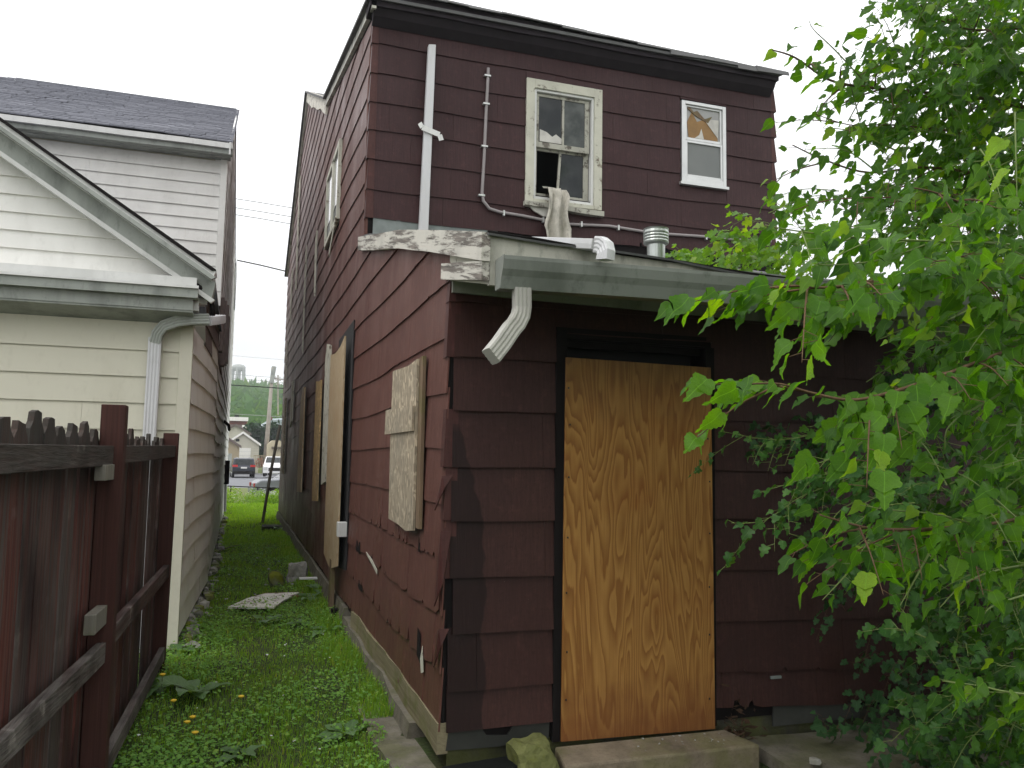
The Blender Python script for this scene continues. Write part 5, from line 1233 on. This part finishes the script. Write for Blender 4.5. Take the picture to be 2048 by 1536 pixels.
# the mass of the crown to the right
def rand_twig(px, py, d, size, store=LV, ln=.38, sp=.05, hang=1.0):
    p = at(px, py, d); e = (Vector((-.8, -.25, 0))+Vector((rr.gauss(0, .5), rr.gauss(0, .45), rr.gauss(-.05, .45)))).normalized()
    leafy([p-e*ln*.5, p+Vector((0, 0, .02)), p+e*ln*.5-Vector((0, 0, .03))], size, sp, store, .05, .003, tw, hang, 0)
edge = [(0, 1850), (90, 1640), (230, 1640), (300, 1700), (420, 1610), (560, 1640), (660, 1840), (760, 1900), (900, 1880), (1010, 1760), (1120, 1820), (1200, 1900), (1300, 1950), (1540, 1960)]
def edge_x(y):
    for (a, xa), (b, xb) in zip(edge, edge[1:]):
        if a <= y <= b: return xa+(xb-xa)*(y-a)/(b-a)
    return 1900
for i in range(250):
    y = rr.uniform(-60, 1560); x0_ = edge_x(max(0, min(1539, y)))+50; x = x0_+(2120-x0_)*rr.random()**.62
    near = rr.random() < .22; x += 110*near*(2120-x)/400; d = rr.uniform(2.3, 3.1) if near and y > 330 else rr.uniform(3.3, 4.6)
    rand_twig(x, y, d, .095 if d > 3 else .10)
for i in range(120): rand_twig(rr.uniform(1850, 2130), rr.uniform(-80, 420), rr.uniform(3.6, 5.2), .11)
for i in range(60): rand_twig(rr.uniform(1740, 1980), rr.uniform(0, 420), rr.uniform(3.6, 4.6), .10)
for i in range(60): rand_twig(rr.uniform(1780, 2100), rr.uniform(380, 800), rr.uniform(3.2, 4.4), .10)
for i in range(22): rand_twig(rr.uniform(1600, 1960), rr.uniform(380, 480), rr.uniform(3.3, 4.4), .095)
for i in range(14): rand_twig(rr.uniform(1620, 1900), rr.uniform(130, 220), rr.uniform(3.5, 4.2), .09)
# shaded inner and lower foliage
for i in range(210):
    y = rr.uniform(820, 1580); x0_ = 1640 if y < 1130 else 1760+(y-1130)*.12; x = x0_+(2140-x0_)*rr.random()**.8
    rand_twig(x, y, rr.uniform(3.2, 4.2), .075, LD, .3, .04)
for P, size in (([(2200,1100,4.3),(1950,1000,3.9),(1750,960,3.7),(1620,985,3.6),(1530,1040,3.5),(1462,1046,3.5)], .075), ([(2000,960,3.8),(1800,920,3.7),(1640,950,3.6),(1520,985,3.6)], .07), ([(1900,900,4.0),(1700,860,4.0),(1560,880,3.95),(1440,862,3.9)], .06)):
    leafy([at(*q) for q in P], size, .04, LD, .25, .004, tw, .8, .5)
# unseen crown overhead and behind the viewpoint, coarse leaves added for their shade
for i in range(240):
    p = Vector((rr.uniform(.6, 5.6), rr.uniform(-3.2, 3.2), rr.uniform(4.3, 6.8)))
    if px_of(p)[2] > .2 and px_of(p)[1] > -200 and px_of(p)[0] < 1900: continue
    e = Vector((rr.gauss(0, 1), rr.gauss(0, 1), rr.gauss(0, .3))).normalized()
    leafy([p, p+e*.4, p+e*.8-Vector((0, 0, .1))], .21, .07, LV, 0, .006, tw, .3, 0)
for z, ex in ((3.6, (1.2, -1.5, 5.2)), (4.4, (2.2, .4, 5.6)), (3.0, (3.2, -2.2, 5.0))):
    MB().tube(catmull([(TR[0], TR[1], z), ((TR[0]+ex[0])/2+.2, (TR[1]+ex[1])/2, z+1.0), ex], 6), [.06-.0037*i for i in range(13)], 7).build('branch', mt['bark'], tree, smooth=True)
o = tw.build('twigs', mt['twig'], tree); o['kind'] = 'stuff'
TM = [leaf_template(k, dr, fo, s) for s, (k, dr, fo) in enumerate((('o', .22, .2), ('l', .28, .22), ('m', .2, .25), ('n', .3, .15), ('o', .4, .3), ('o', .12, .12), ('l', .15, .3)))]
def in_view(p, mg=30): x, y, z = px_of(p); return -mg < x < 2048+mg and -mg < y < 1536+mg
sc_ = [(r[3]/max(.1, px_of(r[0])[2]) if in_view(r[0]) else 0, i) for i, r in enumerate(LV.rec)]
sc_.sort(reverse=True); big = {i for s, i in sc_[:296]}
TF = [leaf_template(k, dr, fo, s, True) for s, (k, dr, fo) in enumerate((('o', .22, .2), ('l', .28, .22), ('m', .2, .25), ('n', .3, .15), ('o', .4, .3), ('o', .12, .12), ('l', .15, .3)))]
meshes = [tmesh('leaf', T, mt['leafn']) for T in TF]
for i in sorted(big): place_leaf(LV.rec[i], meshes[LV.rec[i][4] % len(TM)], tree)
o = LV.join('foliage', mt['leaf'], TM, [i for i in range(len(LV.rec)) if i not in big]); o['kind'] = 'stuff'; o.parent = tree; o.matrix_parent_inverse = Matrix.Translation(-tree.location)
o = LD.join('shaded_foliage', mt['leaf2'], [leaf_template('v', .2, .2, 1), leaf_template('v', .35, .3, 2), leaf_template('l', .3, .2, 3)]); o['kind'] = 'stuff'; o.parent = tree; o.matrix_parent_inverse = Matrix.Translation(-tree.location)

# ---- creepers on the wall and on the low roof
VT = [leaf_template('v', .1, .15, 5), leaf_template('v', .25, .25, 6), leaf_template('v', .15, -.1, 7)]
creep = thing('wall_creeper', 'dark lobed creeper spreading over the rear wall and foundation behind the mulberry', 'vine', loc=(4.0, 4.0, .1))
LC = Leaves(); cs = MB(); rr = random.Random(55)
for i in range(150):
    x = 2.85+2.7*rr.random()**.7; z = rr.uniform(.1, 2.2) if x > 3.4 else rr.uniform(1.0, 1.9)
    if x < 3.3 and rr.random() < .6: continue
    y = YA-.05-rr.random()**2*.45*(1 if x > 3.6 else .3); p = Vector((x, y, z))
    leafy([p, p+Vector((-.12, -.04, rr.uniform(-.1, .12))), p+Vector((-.26, -.06, rr.uniform(-.2, .1)))], .07, .035, LC, 0, .002, cs, .6, 0)
for i in range(150):
    x = 3.1+2.3*rr.random()**.6; y = rr.uniform(3.1, 4.0); z = .1+.9*rr.random()**1.4*max(.15, min(1, (x-3.1)))
    p = Vector((x, y, z)); leafy([p, p+Vector((-.1, -.05, rr.uniform(-.05, .15))), p+Vector((-.2, -.1, rr.uniform(-.1, .1)))], .075, .03, LC, 0, .002, cs, .6, 0)
o = LC.join('leaves', mt['vine'], VT); o['kind'] = 'stuff'; o.parent = creep; o.matrix_parent_inverse = Matrix.Translation(-creep.location)
cs.build('stems', mt['bark'], creep)
LR = Leaves(); cs = MB(); rc = thing('roof_creeper', 'light green vine trailing over the low roof behind the vent', 'vine', loc=tuple(at(1480, 520, 6)))
for P in ([(1640,470,5.2),(1560,500,5.3),(1480,500,5.4),(1400,505,5.6),(1330,512,5.7)], [(1640,540,5.0),(1560,520,5.2),(1470,525,5.4),(1400,520,5.5),(1345,490,5.6)], [(1600,500,4.8),(1545,450,4.8),(1500,440,4.8),(1452,418,4.8)], [(1580,510,4.8),(1520,490,4.8),(1470,468,4.8),(1425,458,4.8)], [(1620,480,4.8),(1570,420,4.7),(1540,395,4.7)], [(1640,500,4.9),(1540,520,5.1),(1440,515,5.3),(1370,525,5.4)]):
    leafy([at(*q) for q in P], .075, .032, LR, .03, .003, cs, .5, .5)
o = LR.join('leaves', leafmat('roof_vine_leaf', (.085, .19, .03), (.13, .25, .04), (.2, .3, .05), .4), VT); o['kind'] = 'stuff'; o.parent = rc; o.matrix_parent_inverse = Matrix.Translation(-rc.location)
cs.build('stems', mt['twig'], rc)

# ---- grass, weeds, litter
def ngz(x, y): return np.array([gz(a, b) for a, b in zip(x, y)])
def blades(name, n, x0, x1, y0, y1, h0, h1, wd, mat, lean=.5, bias=1.6, seed=1, keep=None):
    r = np.random.RandomState(seed); y = y0+(y1-y0)*r.rand(n)**bias; x = x0+(x1-x0)*r.rand(n)
    if keep is not None: k = keep(x, y); x, y = x[k], y[k]
    n = len(x); z = ngz(x, y)-.005; h = (h0+(h1-h0)*r.rand(n)**1.5)
    patch = np.array([mn.noise(Vector((a*2.2, b*1.6, 7))) for a, b in zip(x, y)]); h *= (1+.8*np.clip(patch, -.6, 1)); a = r.rand(n)*2*pi; b = r.rand(n)*2*pi; l = lean*r.rand(n)
    w2 = wd*(.6+.8*r.rand(n))*(1+y*.06); dx, dy = np.cos(a)*w2, np.sin(a)*w2; lx, ly = np.cos(b)*l*h, np.sin(b)*l*h
    P = np.stack([np.stack([x-dx, y-dy, z], 1), np.stack([x+dx, y+dy, z], 1), np.stack([x+dx*.7+lx*.35, y+dy*.7+ly*.35, z+h*.6], 1), np.stack([x-dx*.7+lx*.35, y-dy*.7+ly*.35, z+h*.6], 1), np.stack([x+lx, y+ly, z+h*(1-.4*l)], 1)], 1).reshape(-1, 3)
    i = np.arange(n)*5; Fq = np.concatenate([np.stack([i, i+1, i+2], 1), np.stack([i, i+2, i+3], 1), np.stack([i+3, i+2, i+4], 1)])
    return npmesh(name, P, Fq, mat)
inside = lambda x, y: (x < np.where(y < 5.2, .80-.05*np.sin(y*9), XS-.06)) & (x > np.where(y > 7.4, XL+.02, -.75))
tag(blades('grass', 66000, -.8, 1.0, 3.4, 17, .02, .075, .0016, mt['grass'], .8, 1.7, 3, inside), kind='stuff')
tag(blades('grass_by_walls', 6000, .74, .96, 5.0, 16, .04, .12, .002, mt['grass'], .8, 1.4, 13), kind='stuff')
tag(blades('far_grass', 30000, -1.2, 2.2, 15.5, 29.5, .04, .10, .0035, mt['grassf'], .6, 1.0, 4), kind='stuff')
tag(blades('grass_by_step', 2500, .6, 1.6, 3.2, 4.0, .03, .09, .002, mt['grass'], .8, 1, 5), kind='stuff')
def cover(name, n, x0, x1, y0, y1, s0, s1, hz, mat, seed, keep=None, bias=1.5):
    r = np.random.RandomState(seed); y = y0+(y1-y0)*r.rand(n)**bias; x = x0+(x1-x0)*r.rand(n)
    dens = np.array([mn.noise(Vector((a*1.8, b*1.3, 21))) for a, b in zip(x, y)]); k = (dens+.35 > r.rand(n)*.8)
    if keep is not None: k &= keep(x, y)
    x, y, dens = x[k], y[k], dens[k]; n = len(x); z = ngz(x, y)+hz*r.rand(n)*(1+dens)
    s = s0+(s1-s0)*r.rand(n); a = r.rand(n)*2*pi; t = np.stack([np.cos(a), np.sin(a), r.normal(.1, .35, n)], 1); nn = np.stack([r.normal(0, .35, n), r.normal(-.1, .35, n), np.ones(n)], 1)
    u, t, w_ = frames(t, nn); V = np.array([(-.08, 0, 0), (.08, 0, 0), (.45, .45, .08), (.3, .9, -.05), (0, 1.05, -.12), (-.3, .9, -.05), (-.45, .45, .08)])
    P = np.stack([x, y, z], 1)[:, None]+s[:, None, None]*(V[None, :, 0:1]*u[:, None]+V[None, :, 1:2]*t[:, None]+V[None, :, 2:3]*w_[:, None])
    i = np.arange(n)*7; Fq = np.concatenate([np.stack([i+a_, i+b_, i+c_], 1) for a_, b_, c_ in ((0, 1, 2), (0, 2, 6), (6, 2, 3), (6, 3, 5), (5, 3, 4))])
    return npmesh(name, P.reshape(-1, 3), Fq, mat)
tag(cover('ground_weeds', 34000, -.75, 1.0, 3.4, 9.5, .010, .026, .07, mt['weed'], 8, inside), kind='stuff')
tag(cover('creeping_weeds', 16000, -.5, 1.0, 7.5, 18, .012, .03, .04, mt['weed'], 9, inside, 1.2), kind='stuff')
tag(cover('weeds_by_slab', 5000, 2.7, 5.0, 2.9, 4.0, .01, .03, .04, mt['vine'], 10, lambda x, y: x > 3.2+.3*np.sin(y*5)), kind='stuff')
DT = [leaf_template('d', .35, .12, s) for s in range(3)]; DM = [tmesh('leaf', T, mt['dock']) for T in DT]; rd = random.Random(77)
docks = [((300, 1375), 7, .22, 'large dusty-green dock plant at the foot of the second fence post'), ((395, 1385), 6, .24, 'broad-leaved dock sprawling between the fence and the dandelions'),
 ((540, 1245), 7, .16, 'low plantain rosette in the grass below the flaking board'), ((650, 1265), 6, .15, 'plantain rosette beside the black drain pipe'), ((600, 1250), 5, .13, 'small plantain between the other two rosettes near the drain pipe'),
 ((620, 1200), 8, .16, 'leafy weed clump at the foot of the upright plank'), ((640, 1190), 9, .17, 'taller weed tuft against the brown wall by the upright plank'), ((690, 1470), 6, .14, 'pale toothed leaf weed near the concrete ledge'),
 ((560, 1062), 6, .2, 'dark broad weed beside the squared timber block'), ((360, 1300), 6, .13, 'bright weed at the base of the cream corner board'), ((480, 1500), 7, .12, 'leafy weed near the bottom middle of the grass strip')]
for (px, py), n, s, lab in docks:
    b = onZ(px, py, .08); b.z = gz(b.x, b.y); t_ = thing('broadleaf_weed', lab, 'weed', 'broad-leaved weeds in the grass', loc=tuple(b))
    for k in range(n):
        a = 2*pi*k/n+rd.uniform(-.4, .4); e = Vector((cos(a), sin(a), rd.uniform(.15, .8))); q = b+Vector((cos(a)*.02, sin(a)*.02, .02))
        place_leaf((tuple(q), tuple(e), (-.4*cos(a), -.4*sin(a), 1), s*rd.uniform(.7, 1.15), k), DM[k % 3], t_)
yel = plain('dandelion_yellow', (.75, .5, .02), .6, var=.1)
dand = None
for i, ((px, py), lab) in enumerate((((322, 1362), 'tallest dandelion flower beside the second fence post'), ((345, 1392), 'dandelion just below the tallest one, over the dock leaves'), ((372, 1434), 'dandelion in the weeds right of the pale dock leaves'), ((388, 1455), 'lowest dandelion of the cluster in the weeds'), ((383, 1425), 'dandelion at the upper right of the cluster'), ((480, 1388), 'lone small dandelion out in the grass strip'))):
    b = onZ(px, py+25, .08); b.z = gz(b.x, b.y); h = .14 if i == 0 else .08; d_ = thing('dandelion', lab, 'flower', 'dandelions in the grass', loc=tuple(b))
    MB().tube([b, b+Vector((.004, 0, h))], .002, 5).build('stem', mt['twig'], d_)
    MB().lathe(b+Vector((.004, 0, h)), [(.004, -.004), (.017, .004), (.019, .010), (.010, .014), (.002, .015)], 12).build('flower_head', yel, d_)
def flecks(name, n, fx, seed, mat, s0=.006, s1=.022):
    r = random.Random(seed); m = MB()
    for i in range(n):
        x, y = fx(r); z = gz(x, y)+.015+.02*r.random(); a = r.random()*6.28; s = r.uniform(s0, s1); c = (x, y, z)
        m.poly([(x+s*cos(a)*1.6, y+s*sin(a)*1.6, z), (x-s*sin(a), y+s*cos(a), z+s*.5), (x-s*cos(a)*1.3, y-s*sin(a)*1.3, z+.002), (x+s*sin(a), y-s*cos(a), z-s*.2)])
    o = m.build(name, mat); tag(o, kind='stuff'); return o
flecks('paint_flakes', 130, lambda r: (r.uniform(-.4, .95), 8+r.random()*9), 3, mt['rubble'])
flecks('wall_foot_litter', 170, lambda r: (side_x(7.5)+.04+abs(r.gauss(0, .09)), 7.3+r.random()**1.3*14), 4, mt['rubble'], .01, .04)
flecks('clover_blossoms', 50, lambda r: (r.uniform(-.55, .8), 4+r.random()*4), 5, mt['trimw'], .004, .010)
dl = MB(); rD = random.Random(71)
for k in range(90):
    c = Vector((2.60+abs(rD.gauss(0, .07)), 4.05-abs(rD.gauss(0, .07)), .16+abs(rD.gauss(0, .07)))); a = Vector((rD.gauss(0, 1), rD.gauss(0, 1), rD.gauss(0, .6))).normalized()*rD.uniform(.01, .035); b = Vector((rD.gauss(0, 1), rD.gauss(0, 1), rD.gauss(0, .6))).normalized()*rD.uniform(.005, .02); dl.poly([c-a, c+b, c+a, c-b*.7])
tag(dl.build('leaf_litter', wood('dead_leaf', (.09, .055, .035))), kind='stuff')
flecks('step_crumbs', 26, lambda r: (r.uniform(2.0, 2.65), r.uniform(3.82, 4.0)), 6, mt['rubble'], .003, .007)
for v in bpy.data.objects['step_crumbs'].data.vertices: v.co.z = .195+.003*(v.index % 3)
sb = onZ(470, 1110, .08); o = MB().tube([onZ(432, 1104, .08), onZ(462, 1093, .10), onZ(482, 1090, .09)], [.009, .008, .005], 5).build('fallen_stick', mt['oldwd']); tag(o, 'thin pale stick lying in the grass beside the white house', 'stick')
# overgrown flower bed closing the alley
bed = thing('garden_bed', 'overgrown leafy bed with white blossom closing the far end of the alley', 'plants', loc=(.5, 29, 0))
rs = random.Random(9)
blobs('foliage', leafmat('bed_leaf', (.12, .23, .04), (.18, .30, .06), (.26, .36, .09), .35, .6, False), [((rs.uniform(-1.0, 2.6), rs.uniform(28.3, 29.8), rs.uniform(-.05, .36)), .34, .26) for i in range(60)], 12, 150, 'stuff', .45, par=bed)
blobs('blossom', mt['trimw'], [((rs.uniform(-.7, 1.2), rs.uniform(28.2, 28.5), rs.uniform(.2, .6)), .2, .12) for i in range(5)], 13, 22, 'stuff', .5, par=bed)
blobs('tall_stems', leafmat('stem_leaf', (.2, .3, .06), (.25, .33, .1), (.3, .3, .15), .3, .6, False), [((-.55+rs.uniform(-.1, .3), 28.2, .6+.25*k), .15, .2) for k in range(4)], 14, 60, 'stuff', .5, par=bed)
rl = thing('bed_railing', 'thin dark rail running above the overgrown bed', 'railing', loc=(0, 30.2, 0))
pa, pb = at(455, 972, 30.5), at(590, 978, 30.5); MB().tube([pa, pb], .02, 6).build('rail', mt['felt'], rl)
for t in (.05, .45, .85): q = pa.lerp(pb, t); MB().tube([q, q-Vector((0, 0, .9))], .02, 6).build('post', mt['felt'], rl)
# ------------------------------------------------------------------ air
if True:
    hz = M('air'); hz.t.nodes.remove(hz.b); pv = hz.t.nodes.new('ShaderNodeVolumePrincipled'); pv.inputs['Density'].default_value = .0007; pv.inputs['Color'].default_value = (.92, .96, 1, 1); pv.inputs['Anisotropy'].default_value = .2
    hz.l(pv.outputs[0], hz.o.inputs['Volume'])
    o = MB().box((-305, -62, -4), (330, 710, 100)).build('haze', hz.m); tag(o, kind='stuff')
